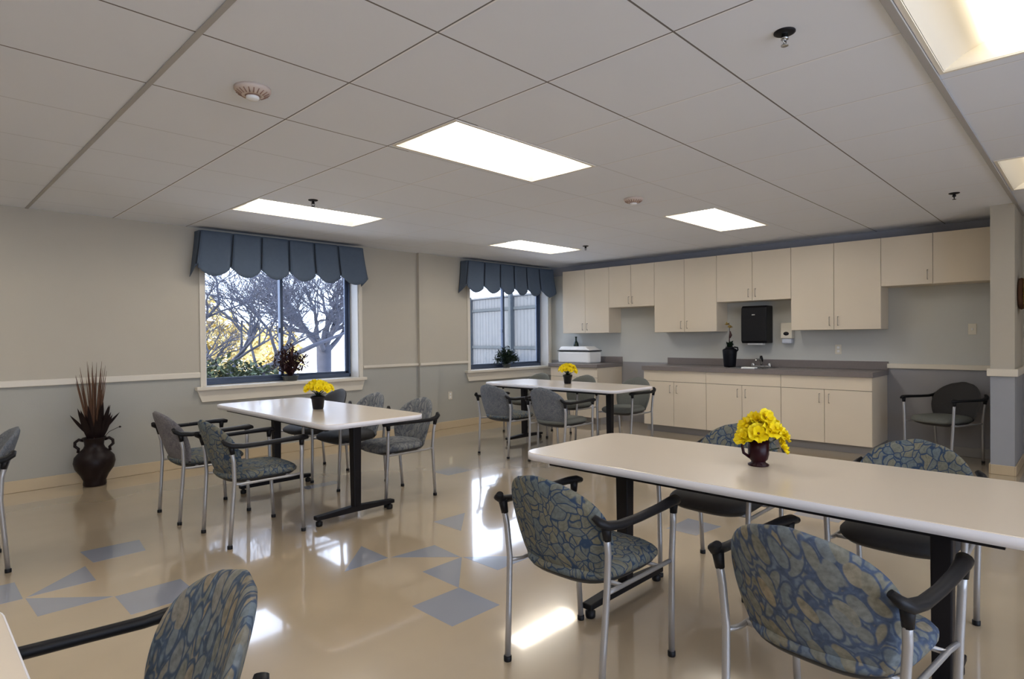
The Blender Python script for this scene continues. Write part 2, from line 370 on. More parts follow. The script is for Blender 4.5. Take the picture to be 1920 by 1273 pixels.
# ceiling slab with openings for the fixtures
ce = MB()
xs = sorted({XB-0.1, XK+0.1, *[f[0] for f in FIX], *[f[1] for f in FIX]})
ys = sorted({YF-0.1, YL+0.05, *[f[2] for f in FIX], *[f[3] for f in FIX]})
for i in range(len(xs)-1):
    for j in range(len(ys)-1):
        cx, cy = (xs[i]+xs[i+1])/2, (ys[j]+ys[j+1])/2
        if any(f[0] < cx < f[1] and f[2] < cy < f[3] for f in FIX): continue
        ce.add([(xs[i],ys[j],H),(xs[i+1],ys[j],H),(xs[i+1],ys[j+1],H),(xs[i],ys[j+1],H)], [(0,3,2,1)], False)
ce.add([(XB-0.1,YF-0.1,H+0.2),(XK+0.1,YF-0.1,H+0.2),(XK+0.1,YL+0.05,H+0.2),(XB-0.1,YL+0.05,H+0.2)], [(0,1,2,3)], False)
for a, b_ in (((XB-0.1,YF-0.1),(XK+0.1,YF-0.1)), ((XK+0.1,YF-0.1),(XK+0.1,YL+0.05)), ((XK+0.1,YL+0.05),(XB-0.1,YL+0.05)), ((XB-0.1,YL+0.05),(XB-0.1,YF-0.1))):
    ce.add([(*a,H),(*b_,H),(*b_,H+0.2),(*a,H+0.2)], [(0,1,2,3)], False)
me = bpy.data.meshes.new('ceiling'); me.from_pydata(ce.v, [], ce.f); me.materials.append(MATS['ceiling_tile'])
ceil = bpy.data.objects.new('ceiling', me); COL.objects.link(ceil); struct(ceil)
# grid members that hang lower: one wide main runner and its trim, a wide tee at the left
struct(boxes('trim_1', 'tee_grey', [(XB, XK, 0.523, 0.553, H-0.012, H-0.001)], bevel=0.002))
struct(boxes('trim_2', 'tee_grey', [(0.826, 0.850, 0.56, YL, H-0.006, H-0.001)], bevel=0.0015))

RZ = 0.925
# window wall with two openings
W1 = (2.31, 4.168, 0.82, 2.26); W2 = (6.08, 7.905, 0.82, 2.26)
wl = MB()
def wall_band(x0, x1, z0, z1):
    wl.cur = 1 if z1 <= RZ+0.001 else 0
    wl.box(x0, x1, YL, YL+TH, z0, z1)
segx = [XB-TH, W1[0], W1[1], W2[0], W2[1], XK+TH]
for i, (a, b_) in enumerate(zip(segx[:-1], segx[1:])):
    if i in (1, 3):
        wall_band(a, b_, 0, W1[2]); wall_band(a, b_, W1[3], H)
    else:
        wall_band(a, b_, 0, RZ); wall_band(a, b_, RZ, H)
struct(wl.build('wall_left', ['cream_paint', 'grey_paint']))
pl = MB(); pl.cur = 0; pl.box(5.10, 5.42, YL-0.05, YL, RZ, H); pl.cur = 1; pl.box(5.10, 5.42, YL-0.05, YL, 0, RZ)
struct(pl.build('wall_pilaster', ['cream_paint', 'grey_paint']))
# kitchen wall
kw = MB(); kw.cur = 0; kw.box(XK, XK+TH, 0.545, YL, RZ, 2.36); kw.cur = 1; kw.box(XK, XK+TH, 0.545, YL, 0, RZ)
kw.cur = 2; kw.box(XK, XK+TH, YF, 0.545, RZ, H); kw.cur = 1; kw.box(XK, XK+TH, YF, 0.545, 0, RZ)
kw.cur = 3; kw.box(XK, XK+TH, 0.545, YL, 2.36, H)
struct(kw.build('wall_right', ['kitchen_paint', 'slate_paint', 'cream_paint', 'band_paint']))
# short end wall beside the kitchen
ew = MB(); ew.cur = 0; ew.box(7.17, XK, 0.545, 0.722, RZ, H); ew.cur = 1; ew.box(7.17, XK, 0.545, 0.722, 0, RZ)
struct(ew.build('wall_end', ['cream_paint', 'column_paint']))
# walls behind the camera, with a long window added for cooler ceiling light
struct(boxes('wall_back', 'cream_paint', [(XB-0.04, XB, YF, YL, 0, H)]))
F0, F1, G0, G1_ = -2.2, 4.2, 0.55, 2.35
struct(boxes('wall_front', 'cream_paint', [(XB, F0, YF-TH, YF, 0, H), (F1, XK, YF-TH, YF, 0, H), (F0, F1, YF-TH, YF, 0, G0), (F0, F1, YF-TH, YF, G1_, H)]))
struct(boxes('window_4', 'window_glass', [(F0, F1, YF-0.2, YF-0.196, G0, G1_)]))
pd = bpy.data.lights.new('window_4_portal', 'AREA'); pd.shape = 'RECTANGLE'; pd.size = F1-F0; pd.size_y = G1_-G0; pd.cycles.is_portal = True
po = bpy.data.objects.new('window_4_portal', pd); COL.objects.link(po); po.location = ((F0+F1)/2, YF-TH-0.02, (G0+G1_)/2); po.rotation_euler = (pi/2, 0, 0)

# chair rails, baseboards
def rail(name, L_, m_='trim_white', bev=0.006): return struct(boxes(name, m_, L_, bevel=bev))
r = 0.025
rail('trim_3', [(XB, W1[0]-0.055, YL-r, YL, RZ, RZ+0.058)])
rail('trim_4', [(W1[1]+0.055, 5.10, YL-r, YL, RZ+0.015, RZ+0.05), (5.10, 5.42, YL-0.05-r, YL-0.05, RZ+0.015, RZ+0.05), (5.42, W2[0]-0.05, YL-r, YL, RZ+0.015, RZ+0.05)])
rail('trim_5', [(XK-r, XK, 0.722, 1.735, RZ, RZ+0.055)])
rail('trim_6', [(7.17-r, 7.17, 0.545-r, 0.722+r, RZ-0.01, RZ+0.06), (7.17, XK, 0.545-r, 0.545, RZ-0.01, RZ+0.06), (7.17, 7.60, 0.722, 0.722+r, RZ-0.01, RZ+0.06)])
rail('trim_7', [(XK-r, XK, YF, 0.545-r, RZ, RZ+0.055)])
rail('baseboard_left', [(XB, 5.10, YL-0.012, YL, 0, 0.105), (5.10, 5.42, YL-0.062, YL-0.05, 0, 0.105), (5.42, 7.33, YL-0.012, YL, 0, 0.105)], 'base_vinyl', 0.004)
rail('baseboard_right', [(XK-0.012, XK, 0.734, 1.735, 0, 0.10)], 'toe_grey', 0.004)
rail('baseboard_end', [(7.158, 7.17, 0.545, 0.722, 0, 0.09), (7.158, XK, 0.533, 0.545, 0, 0.09), (7.17, XK, 0.722, 0.734, 0, 0.09)], 'base_vinyl', 0.004)
rail('baseboard_front', [(XB, XK, YF, YF+0.012, 0, 0.10)], 'base_vinyl', 0.004)

# windows
YG = 7.0
def window(name, W, sill_ext):
    x0, x1, z0, z1 = W
    e = bpy.data.objects.new(name, None); COL.objects.link(e); struct(e); e.location = (0,0,0)
    # reveal lining + casing
    c = MB()
    c.box(x0-0.054, x0, YL-0.018, YL, z0, z1+0.05); c.box(x1, x1+(0.05 if x1 < 7 else 0.05), YL-0.018, YL, z0, z1+0.05); c.box(x0, x1, YL-0.018, YL, z1, z1+0.05)
    c.build('window_casing', 'trim_white', e, bevel=0.004)
    l = MB(); l.box(x0, x0+0.012, YL, YG, z0+0.01, z1); l.box(x1-0.012, x1, YL, YG, z0+0.01, z1); l.box(x0+0.012, x1-0.012, YL, YG, z1-0.012, z1)
    l.build('window_reveal', 'window_white', e)
    s = MB(); s.box(x0-0.11, x1+sill_ext, YL-0.075, YL, z0-0.028, z0+0.010); s.box(x0, x1, YL, YG, z0-0.028, z0+0.010)
    s.build('window_sill', 'trim_white', e, bevel=0.006)
    a = MB(); xe = x1+0.03
    a.add([(x0-0.09,YL-0.024,z0-0.03),(xe+0.04 if x1 < 7 else xe,YL-0.024,z0-0.03),(xe-0.0,YL-0.024,z0-0.155),(x0-0.045,YL-0.024,z0-0.155),
           (x0-0.09,YL,z0-0.03),(xe+0.04 if x1 < 7 else xe,YL,z0-0.03),(xe-0.0,YL,z0-0.155),(x0-0.045,YL,z0-0.155)],
          [(0,1,2,3),(7,6,5,4),(0,4,5,1),(1,5,6,2),(2,6,7,3),(3,7,4,0)], False)
    a.build('window_apron', 'trim_white', e, bevel=0.004)
    f = MB(); q = 0.020; xm = (x0+x1)/2
    f.box(x0+0.012, x0+0.012+q, YG-0.02, YG+0.05, z0+0.01, z1-0.012); f.box(x1-0.012-q, x1-0.012, YG-0.02, YG+0.05, z0+0.01, z1-0.012)
    f.box(x0+0.012, x1-0.012, YG-0.02, YG+0.05, z0+0.01, z0+0.055); f.box(x0+0.012, x1-0.012, YG-0.02, YG+0.05, z1-0.06, z1-0.012)
    f.build('window_frame', 'aluminium_dark', e, bevel=0.003)
    for k, (a0, a1, yy) in enumerate(((x0+0.032, xm+0.018, YG-0.004), (xm-0.018, x1-0.032, YG+0.028))):
        sb = MB(); q2 = 0.036
        for (u0, u1, v0, v1) in ((a0, a0+q2*0.6, z0+0.055, z1-0.06), (a1-q2, a1, z0+0.055, z1-0.06), (a0, a1, z0+0.055, z0+0.085), (a0, a1, z1-0.09, z1-0.06)):
            sb.box(u0, u1, yy-0.012, yy+0.012, v0, v1)
        so = sb.build('window_sash', 'aluminium_dark', e, bevel=0.002)
        gb = MB(); gb.box(a0+0.01, a1-0.01, yy-0.002, yy+0.002, z0+0.07, z1-0.075); gb.build('glass', 'window_glass', so)
    lb = MB(); lb.box(xm-0.055, xm-0.02, YG-0.045, YG-0.017, 1.40, 1.46); lb.build('latch', 'aluminium_dark', e, bevel=0.005)
    # portal for daylight
    pd = bpy.data.lights.new(name+'_portal', 'AREA'); pd.shape = 'RECTANGLE'; pd.size = x1-x0; pd.size_y = z1-z0; pd.cycles.is_portal = True
    po = bpy.data.objects.new(name+'_portal', pd); COL.objects.link(po); po.location = ((x0+x1)/2, YL+TH+0.02, (z0+z1)/2)
    po.rotation_euler = (-pi/2, 0, 0)
    return e
window('window_1', W1, 0.075)
window('window_2', W2, 0.07)

# ------------------------------------------------------------------ ceiling lights, detectors, sprinklers
def light_fixture(x0, x1, y0, y1, label, lens='lamp_lens'):
    cx, cy = (x0+x1)/2, (y0+y1)/2; lx, ly = (x1-x0)/2, (y1-y0)/2
    t = thing('ceiling_light', (cx, cy, H), label, 'ceiling light', 'recessed fluorescent ceiling lights')
    f = MB()
    for (a, b_, c, d) in ((-lx,lx,-ly,-ly+0.018), (-lx,lx,ly-0.018,ly), (-lx,-lx+0.018,-ly+0.018,ly-0.018), (lx-0.018,lx,-ly+0.018,ly-0.018)):
        f.box(a, b_, c, d, -0.004, 0.10)
    f.build('frame', 'fixture_white', t)
    # curved reflector pan
    p = MB(); n = 16
    X = lx-0.020; Yy = ly-0.020
    def P(i, j):
        u = -1+2*i/(n); x = u*Yy
        z = 0.095*(1-abs(u)**2.6)
        return ((-X, X)[j], x, z+0.002)
    p.grid(P, n+1, 2)
    for sx_ in (-X, X):
        vs = [(sx_, (-1+2*i/n)*Yy, 0.095*(1-abs(-1+2*i/n)**2.6)+0.002) for i in range(n+1)]
        p.add(vs, [tuple(range(n+1))], False)
    p.build('reflector', 'lamp_pan', t)
    # the glowing lens basket along the middle
    l = MB(); hw = 0.125
    def Q(i, j):
        a = pi*i/10
        return ((-X+0.01, X-0.01)[j], -cos(a)*hw, 0.062-sin(a)*0.052)
    l.grid(Q, 11, 2)
    for sx_ in (-X+0.01, X-0.01):
        l.add([(sx_, -cos(pi*i/10)*hw, 0.062-sin(pi*i/10)*0.052) for i in range(11)], [tuple(range(11))], False)
    l.build('lamp_lens', lens, t)
    return t
FL = ['large glowing ceiling light in the middle, nearest of the four white panels', 'glowing ceiling light in front of the larger window and its blue valance',
      'smallest glowing ceiling light, in front of the far window and its valance', 'glowing ceiling light in front of the upper kitchen cabinets',
      'cream ceiling light cut off by the top right corner, with its curved lens in view', 'small cream ceiling light above the end wall at the right edge',
      'added unseen ceiling light over the left side', 'added unseen ceiling light near the window wall', 'added unseen ceiling light behind the camera on the left',
      'added unseen ceiling light in the back corner behind the camera', 'added unseen ceiling light behind the camera in the middle', 'added unseen ceiling light behind the end wall']
for f, lb in zip(FIX, FL): light_fixture(*f, lb, lens='lamp_lens_dim' if lb.startswith(('cream', 'small cream')) else 'lamp_lens')

def detector(x, y, rad, label):
    t = thing('smoke_detector', (x, y, H), label, 'smoke detector')
    b = MB(); b.lathe([(0,0.0),(rad,0.0),(rad,-0.012),(rad*0.92,-0.020),(rad*0.6,-0.034),(rad*0.40,-0.036),(rad*0.38,-0.030),(0,-0.030)], n=36); b.build('base', 'detector_tan', t)
    c = MB(); c.lathe([(rad*0.36,-0.028),(rad*0.36,-0.047),(rad*0.28,-0.053),(0,-0.054)], n=28); c.build('cap', 'white_plastic', t)
    g = MB()
    for k in range(20):
        a = 2*pi*k/20; g.tube([(cos(a)*rad*0.9,sin(a)*rad*0.9,-0.021),(cos(a)*rad*0.60,sin(a)*rad*0.60,-0.035)], 0.0028, 5)
    g.tube([(cos(2*pi*k/24)*rad*0.38, sin(2*pi*k/24)*rad*0.38, -0.037) for k in range(25)], 0.003, 5, caps=False)
    g.build('vents', 'detector_mark', t)
detector(1.20, 2.86, 0.082, 'round tan smoke detector on the ceiling at upper left, with white centre')
detector(4.47, 2.87, 0.082, 'small tan smoke detector on the ceiling left of the light by the cabinets')
def sprinkler(x, y, label, big=False):
    t = thing('fire_sprinkler', (x, y, H), label, 'sprinkler')
    b = MB(); b.lathe([(0,0),(0.040,0),(0.040,-0.004),(0.030,-0.009),(0.013,-0.010)], n=28); b.build('escutcheon', 'black_metal', t)
    s = MB(); s.lathe([(0.011,-0.008),(0.011,-0.020),(0.014,-0.022),(0.014,-0.030),(0.006,-0.031),(0.006,-0.036)], n=18)
    s.tube([(0.012,0,-0.028),(0.015,0,-0.040),(0.004,0,-0.052)], 0.0022, 6); s.tube([(-0.012,0,-0.028),(-0.015,0,-0.040),(-0.004,0,-0.052)], 0.0022, 6)
    s.build('body', 'steel' if big else 'black_metal', t)
    d = MB(); d.lathe([(0,-0.052),(0.014,-0.052),(0.014,-0.055),(0,-0.055)], n=18); d.build('deflector', 'steel' if big else 'black_metal', t)
sprinkler(2.454, 0.88, 'dark round sprinkler with steel nozzle on the ceiling at upper right', True)
sprinkler(6.287, 0.872, 'tiny dark sprinkler on the ceiling near the end wall at the right')
sprinkler(2.511, 4.79, 'dark sprinkler on the ceiling just above the left white light panel')
sprinkler(6.327, 4.795, 'tiny dark sprinkler beside the tip of the farthest light panel')

# ------------------------------------------------------------------ valances
def valance(x0, x1, ups, label):
    y0 = YL-0.02; yf = YL-0.18; zt = 2.46; zb = 2.095; dep = 0.105
    t = thing('window_valance', ((x0+x1)/2, YL-0.10, 2.25), label, 'valance', 'blue scalloped window valances')
    ox, oy, oz = (x0+x1)/2, YL-0.10, 2.25
    # path stations: (x, y, outward nx, ny, drop, pleat)
    st = []
    for k in range(9):
        u = k/8; st.append((x0, y0+(yf-y0)*u, -1, 0, dep*(1-u)**0.8*1.05, 1.0 if k == 8 else 0.0))
    pts = [x0]+ups+[x1]
    for a, b_ in zip(pts[:-1], pts[1:]):
        for k in range(1, 25):
            u = k/24; d = dep*(sin(pi*u)**0.75 if 0 < u < 1 else 0)
            e = min(u, 1-u); pl_ = 1.0 if e < 0.005 else (0.45 if e < 0.05 else 0)
            st.append((a+(b_-a)*u, yf, 0, -1, d, pl_))
    for k in range(1, 9):
        u = k/8; st.append((x1, yf+(y0-yf)*u, 1, 0, dep*u**0.8*1.0, 0.0))
    NV = 12
    m = MB()
    wid = x1-x0
    def P(i, j):
        x, y, nx, ny, d, p_ = st[i]; v = j/(NV-1)
        zbot = zb-d; z = zt+(zbot-zt)*v
        fl_ = 0.055*v**1.3; lean = (x-(x0+x1)/2)/(wid/2)
        bulge = 0.010*sin(pi*min(1, d/dep))*(0.3+0.7*v) if ny else 0
        off = fl_*(1 if ny == 0 else 0.45) + bulge - 0.030*p_*(0.7+0.3*v)
        xx = x + nx*off + (lean*fl_*0.9 if ny else 0); yy = y + ny*(off if ny else 0) + (-0.45*fl_*(1-abs(y-yf)/abs(y0-yf)) if not ny else 0)
        return (xx-ox, yy-oy, z-oz)
    m.grid(P, len(st), NV)
    o = m.build('curtain_fabric', ['valance_blue'], t)
    sol = o.modifiers.new('thick', 'SOLIDIFY'); sol.thickness = 0.004; sol.offset = -1
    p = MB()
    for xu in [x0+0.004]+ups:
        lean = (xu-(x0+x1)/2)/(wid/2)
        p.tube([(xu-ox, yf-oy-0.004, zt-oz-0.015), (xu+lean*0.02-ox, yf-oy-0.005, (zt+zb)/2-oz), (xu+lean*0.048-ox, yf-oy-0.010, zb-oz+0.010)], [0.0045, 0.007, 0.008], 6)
    p.build('pleat_shadow', 'pleat_shade_and_board', t)  # thin dark tubes stand in for the shade between pleats
    b = MB(); b.box(x0-ox+0.012, x1-ox-0.012, yf-oy+0.035, YL-oy-0.001, zt-oz-0.03, zt-oz-0.012); b.build('mounting_board', 'pleat_shade_and_board', t)
    return t
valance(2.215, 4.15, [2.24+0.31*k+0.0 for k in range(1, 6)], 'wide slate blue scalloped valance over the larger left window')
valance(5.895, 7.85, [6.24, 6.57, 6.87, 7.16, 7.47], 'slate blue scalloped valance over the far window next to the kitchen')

# ------------------------------------------------------------------ kitchen cabinets
def handle(parent, x, y, z, ln=0.10, horiz=False):
    b = MB()
    a = (0, ln/2, 0) if horiz else (0, 0, ln/2)
    A = Vector((x-0.026, y, z))-Vector(a); B = Vector((x-0.026, y, z))+Vector(a)
    b.tube([Vector((x, A.y, A.z)), A, B, Vector((x, B.y, B.z))], 0.0038, 8)
    return b.build('handle', 'handle_nickel', parent)
CX = XK-0.33
def upper(y0, y1, z0, z1, label, name='wall_cabinet', handles=(1, 1), hy=0.045):
    t = thing(name, (XK-0.16, (y0+y1)/2, z0), label, 'cabinet', 'beige upper kitchen cabinets')
    ox, oy, oz = t.location
    b = MB(); b.cur = 0; b.box(CX+0.020-ox, XK-ox-0.001, y0-oy+0.0015, y1-oy-0.0015, 0, z1-oz)
    b.build('body', 'laminate', t, bevel=0.0015)
    g = MB(); g.box(CX+0.018-ox, CX+0.0198-ox, y0-oy+0.004, y1-oy-0.004, 0.003, z1-oz-0.003); g.build('door_gap', 'laminate_edge', t)
    ym = (y0+y1)/2
    for k, (a, c) in enumerate(((y0, ym), (ym, y1))):
        d = MB(); d.box(CX-ox, CX+0.018-ox, a-oy+0.0022, c-oy-0.0022, 0.002, z1-oz-0.002)
        do = d.build('door', 'laminate', t, bevel=0.0015)
        if handles[k]:
            yy = (c-hy if k == 0 else a+hy)
            handle(do, CX-ox, yy-oy, 0.10)
    return t
upper(5.363, 6.272, 1.377, 2.382, 'tall beige upper cabinet next to the far window, leftmost of the row')
upper(4.573, 5.363, 1.758, 2.382, 'short beige upper cabinet between the two tall left cabinets', hy=0.03)
upper(3.634, 4.573, 1.372, 2.382, 'tall beige upper cabinet just left of the black dispenser, above the black vase')
upper(2.683, 3.634, 1.760, 2.382, 'short beige upper cabinet directly above the black towel dispenser')
upper(1.723, 2.683, 1.374, 2.382, 'tall beige upper cabinet right of the black dispenser, above the soap dispenser side')
upper(0.768, 1.723, 1.845, 2.382, 'short beige upper cabinet above the black chair, beside the end wall', handles=(0, 1))

BX = XK-0.65
def base_unit(y0, y1, label, drawer=True, side='laminate', sink=False):
    t = thing('base_cabinet', ((BX+XK)/2, (y0+y1)/2, 0), label, 'cabinet', 'beige base kitchen cabinets')
    ox, oy = t.location.x, t.location.y
    b = MB(); ya, yb, xa, xb = y0-oy+0.001, y1-oy-0.001, BX+0.020-ox, XK-ox-0.002
    b.box(xa, xb, ya, ya+0.018, 0.095, 0.850); b.box(xa, xb, yb-0.018, yb, 0.095, 0.850); b.box(xb-0.012, xb, ya+0.018, yb-0.018, 0.095, 0.850)
    b.box(xa, xb-0.012, ya+0.018, yb-0.018, 0.095, 0.113); b.box(xa, xa+0.016, ya+0.018, yb-0.018, 0.113, 0.850)
    b.build('body', side, t)
    k_ = MB(); k_.box(BX+0.085-ox, XK-ox-0.01, y0-oy+0.002, y1-oy-0.002, 0.0, 0.095); k_.build('toe_kick', 'toe_grey', t)
    g = MB(); g.box(BX+0.018-ox, BX+0.0198-ox, y0-oy+0.004, y1-oy-0.004, 0.098, 0.848); g.build('door_gap', 'laminate_edge', t)
    ym = (y0+y1)/2
    d = MB(); d.box(BX-ox, BX+0.018-ox, y0-oy+0.0025, y1-oy-0.0025, 0.702, 0.848); dr = d.build('drawer_front', 'laminate', t, bevel=0.0015)
    for k, (a, c) in enumerate(((y0, ym), (ym, y1))):
        d = MB(); d.box(BX-ox, BX+0.018-ox, a-oy+0.0025, c-oy-0.0025, 0.097, 0.697)
        do = d.build('door', 'laminate', t, bevel=0.0015)
        handle(do, BX-ox, (c-0.05 if k == 0 else a+0.05)-oy, 0.60)
    return t, dr
base_unit(3.632, 4.559, 'beige base cabinet at the left end of the long grey counter')
base_unit(2.691, 3.632, 'beige base cabinet under the sink, middle of the long counter')
base_unit(1.735, 2.691, 'beige base cabinet at the right end of the long grey counter')
base_unit(5.356, 6.272, 'beige base cabinet standing alone under the far window side, white box on top')
def counter(y0, y1, bs0, bs1, label, hole=None):
    t = thing('countertop', ((BX+XK)/2, (y0+y1)/2, 0.850), label, 'countertop')
    ox, oy, oz = t.location
    b = MB()
    if hole:
        hx0, hx1, hy0, hy1 = hole
        for (a, c, d, e) in ((BX-0.03, XK-0.001, y0, hy0), (BX-0.03, XK-0.001, hy1, y1), (BX-0.03, hx0, hy0, hy1), (hx1, XK-0.001, hy0, hy1)):
            b.box(a-ox, c-ox, d-oy, e-oy, 0, 0.054)
    else:
        b.box(BX-0.03-ox, XK-0.001-ox, y0-oy, y1-oy, 0, 0.054)
    b.build('worktop', 'counter_grey', t, bevel=0 if hole else 0.005)
    s = MB(); s.box(XK-0.021-ox, XK-0.001-ox, bs0-oy, bs1-oy, 0.054, 0.152); s.build('backsplash', 'counter_grey', t, bevel=0.004)
    return t
SINK = (7.44, 7.84, 2.93, 3.40)
counter(1.722, 4.572, 1.722, 4.545, 'long grey laminate countertop with low backsplash along the kitchen wall', SINK)
counter(5.340, 6.30, 5.340, 6.285, 'short grey laminate countertop next to the far window, under the white box')
# sink + faucet
t = thing('kitchen_sink', (7.64, 3.165, 0.904), 'shallow stainless steel sink set into the long grey counter', 'sink')
b = MB(); hx, hy = 0.20, 0.235
b.box(-hx-0.02, hx+0.02, -hy-0.02, -hy+0.012, 0.0005, 0.005); b.box(-hx-0.02, hx+0.02, hy-0.012, hy+0.02, 0.0005, 0.005)
b.box(-hx-0.02, -hx+0.012, -hy, hy, 0.0005, 0.005); b.box(hx-0.012, hx+0.02, -hy, hy, 0.0005, 0.005); b.build('rim', 'steel', t)
b = MB(); q = 0.004
b.box(-hx+0.01, hx-0.01, -hy+0.01, -hy+0.01+q, -0.15, 0.001); b.box(-hx+0.01, hx-0.01, hy-0.01-q, hy-0.01, -0.15, 0.001)
b.box(-hx+0.01, -hx+0.01+q, -hy+0.01, hy-0.01, -0.15, 0.001); b.box(hx-0.01-q, hx-0.01, -hy+0.01, hy-0.01, -0.15, 0.001); b.box(-hx+0.01, hx-0.01, -hy+0.01, hy-0.01, -0.154, -0.15)
b.build('basin', 'steel', t)
t = thing('faucet', (7.885, 3.14, 0.904), 'low kitchen faucet with dark upright lever behind the sink', 'faucet')
b = MB(); b.box(-0.03, 0.03, -0.13, 0.13, 0, 0.02); b.build('base_plate', 'steel', t, bevel=0.008)
b = MB(); b.tube([(0,0,0.018),(0,0,0.07),(-0.05,0,0.105),(-0.15,0,0.105),(-0.18,0,0.085)], 0.012, 12); b.build('spout', 'steel', t)
b = MB(); b.tube([(0.005,0,0.07),(0.0,0,0.105),(-0.01,0,0.145)], [0.02,0.022,0.014], 12); b.build('lever', 'black_plastic', t)
for s_ in (-1, 1):
    b = MB(); b.lathe([(0.022,0.02),(0.024,0.045),(0.012,0.055),(0,0.056)], c=(0,s_*0.105,0), n=18); b.build('knob', 'steel', t)
b = MB(); b.box(-0.05, 0.05, -0.085, 0.085, 0, 0.022)
o = b.build('folded_cloth', 'white_plastic', None, bevel=0.008); o.location = (7.385, 3.09, 0.904); tag(o, 'small folded white cloth at the front edge of the sink', 'cloth')

# black vase with dried stem on the counter
t = thing('counter_vase', (7.70, 3.48, 0.904), 'slim black vase on the long counter left of the sink', 'vase')
b = MB(); b.lathe([(0,0),(0.070,0),(0.076,0.02),(0.082,0.10),(0.088,0.17),(0.092,0.215),(0.086,0.232),(0.060,0.245),(0.052,0.25),(0.055,0.262),(0.050,0.262),(0.046,0.25),(0.05,0.23),(0,0.20)], n=32); b.build('body', 'vase_black', t)
b = MB(); b.tube([(0,-0.085,0.20),(0,-0.11,0.225),(0,-0.105,0.255),(0,-0.06,0.262)], 0.010, 8); b.build('handle', 'vase_black', t)
t = thing('dried_flower_stems', (7.70, 3.48, 1.125), 'dark dried leaves with a golden flower head standing in the black counter vase', 'dried flowers')
b = MB()
def leafblade(mb, p, d, up, ln, wd, n=6, fold=0.15):
    d = Vector(d).normalized(); up = Vector(up); sd_ = d.cross(up).normalized(); up = sd_.cross(d)
    p = Vector(p)
    vs = []; fs = []
    for i in range(n+1):
        u = i/n; c = p + d*ln*u + up*ln*0.18*sin(pi*u*0.5)*(-1)*u
        w_ = wd*sin(pi*(0.08+0.92*u))**0.8 if u < 1 else 0.0005
        vs += [c-sd_*w_+up*w_*fold, c, c+sd_*w_+up*w_*fold]
    for i in range(n):
        o = i*3; fs += [(o,o+1,o+4,o+3),(o+1,o+2,o+5,o+4)]
    mb.add(vs, fs, True)
for k in range(16):
    a = k*2.4; leafblade(b, (0,0,0.02+0.003*k), (cos(a)*0.8, sin(a)*0.8, 0.6+0.05*k), (0,0,1), 0.075+0.012*random.random(), 0.026)
b.build('leaf_cluster', 'leaf_darkgreen', t)
b = MB(); b.tube([(0,0,-0.005),(0,0.005,0.13),(0.0,0.0,0.24),(0,0.01,0.36)], [0.006,0.008,0.004,0.003], 7); b.tube([(0,0.0,0.16),(0,-0.012,0.20),(0,-0.006,0.25)], [0.012,0.02,0.006], 7); b.build('stem', 'leaf_darkred', t)
b = MB()
for k in range(26):
    a = k*2.4; e = 0.3+1.2*random.random(); c = Vector((0.0, 0.035 if k % 2 else -0.005, 0.33 if k % 2 else 0.29))
    leafblade(b, c, (cos(a)*cos(e), sin(a)*cos(e), sin(e)), (0.1,0.2,1), 0.045, 0.012, n=4)
b.build('flower_head', 'gold_dried', t)

# paper towel dispenser
t = thing('towel_dispenser', (XK-0.11, 3.19, 1.215), 'black paper towel dispenser on the kitchen wall above the sink', 'paper towel dispenser')
b = MB(); n = 12
prof = [(-0.11,0.03),(-0.085,0.0),(0.108,0.0),(0.108,0.485),(-0.07,0.485),(-0.10,0.46),(-0.11,0.35)]
hw = 0.165
vs = [(x,-hw,z) for x,z in prof]+[(x,hw,z) for x,z in prof]; k_ = len(prof)
b.add(vs, [tuple(range(k_)), tuple(range(k_,2*k_))[::-1]]+[(i,(i+1) % k_,k_+(i+1) % k_,k_+i) for i in range(k_)], False)
b.build('cover', 'black_plastic', t, bevel=0.012, segs=3)
b = MB(); b.box(-0.06, 0.02, -0.10, 0.10, -0.022, 0.004); b.build('towel_slot', 'white_plastic', t, bevel=0.004)
b = MB(); b.box(-0.1125, -0.1085, -0.02, 0.02, 0.36, 0.375); b.build('lock', 'steel', t)
# soap dispenser
t = thing('soap_dispenser', (XK-0.05, 2.825, 1.21), 'white soap dispenser on the wall right of the black dispenser', 'soap dispenser')
b = MB(); b.box(-0.05, 0.048, -0.072, 0.072, 0.06, 0.262); b.build('housing', 'cream_plastic', t, bevel=0.014, segs=3)
b = MB(); b.lathe([(0,0),(0.030,0),(0.030,0.003),(0,0.003)], n=20); o = b.build('window', 'black_plastic', t); o.rotation_euler = (0,-pi/2,0); o.location = (-0.048,0.0,0.125); o.scale = (0.8,1.15,1)
b = MB(); b.box(-0.040, 0.035, -0.060, 0.060, 0.0, 0.060); b.build('push_bar', 'clear_plastic', t, bevel=0.012)
# outlets and switch
def plate(name, loc, axis, label, cat, kind='outlet'):
    t = thing(name, loc, label, cat)
    b = MB(); b.box(-0.006, 0.0, -0.036, 0.036, -0.058, 0.058); p = b.build('plate', 'cream_plastic', t, bevel=0.003)
    for s_ in ((-0.022, 0.022) if kind == 'outlet' else (0,)):
        c = MB(); c.box(-0.010, -0.004, -0.014, 0.014, s_-0.014, s_+0.014) if kind == 'outlet' else c.box(-0.014, -0.004, -0.006, 0.006, -0.012, 0.012)
        c.build('socket' if kind == 'outlet' else 'toggle', 'white_plastic', t, bevel=0.002)
    if axis == 'y': t.rotation_euler = (0,0,pi/2)
    return t
plate('wall_outlet', (XK, 2.249, 1.138), 'x', 'cream electrical outlet on the kitchen wall above the right end of the counter', 'outlet')
plate('light_switch', (XK, 0.953, 1.362), 'x', 'cream light switch on the kitchen wall above the black chair', 'switch', 'switch')
plate('wall_outlet', (5.68, YL, 0.478), 'y', 'cream outlet low on the window wall between the two windows', 'outlet').rotation_euler = (0,0,pi/2)

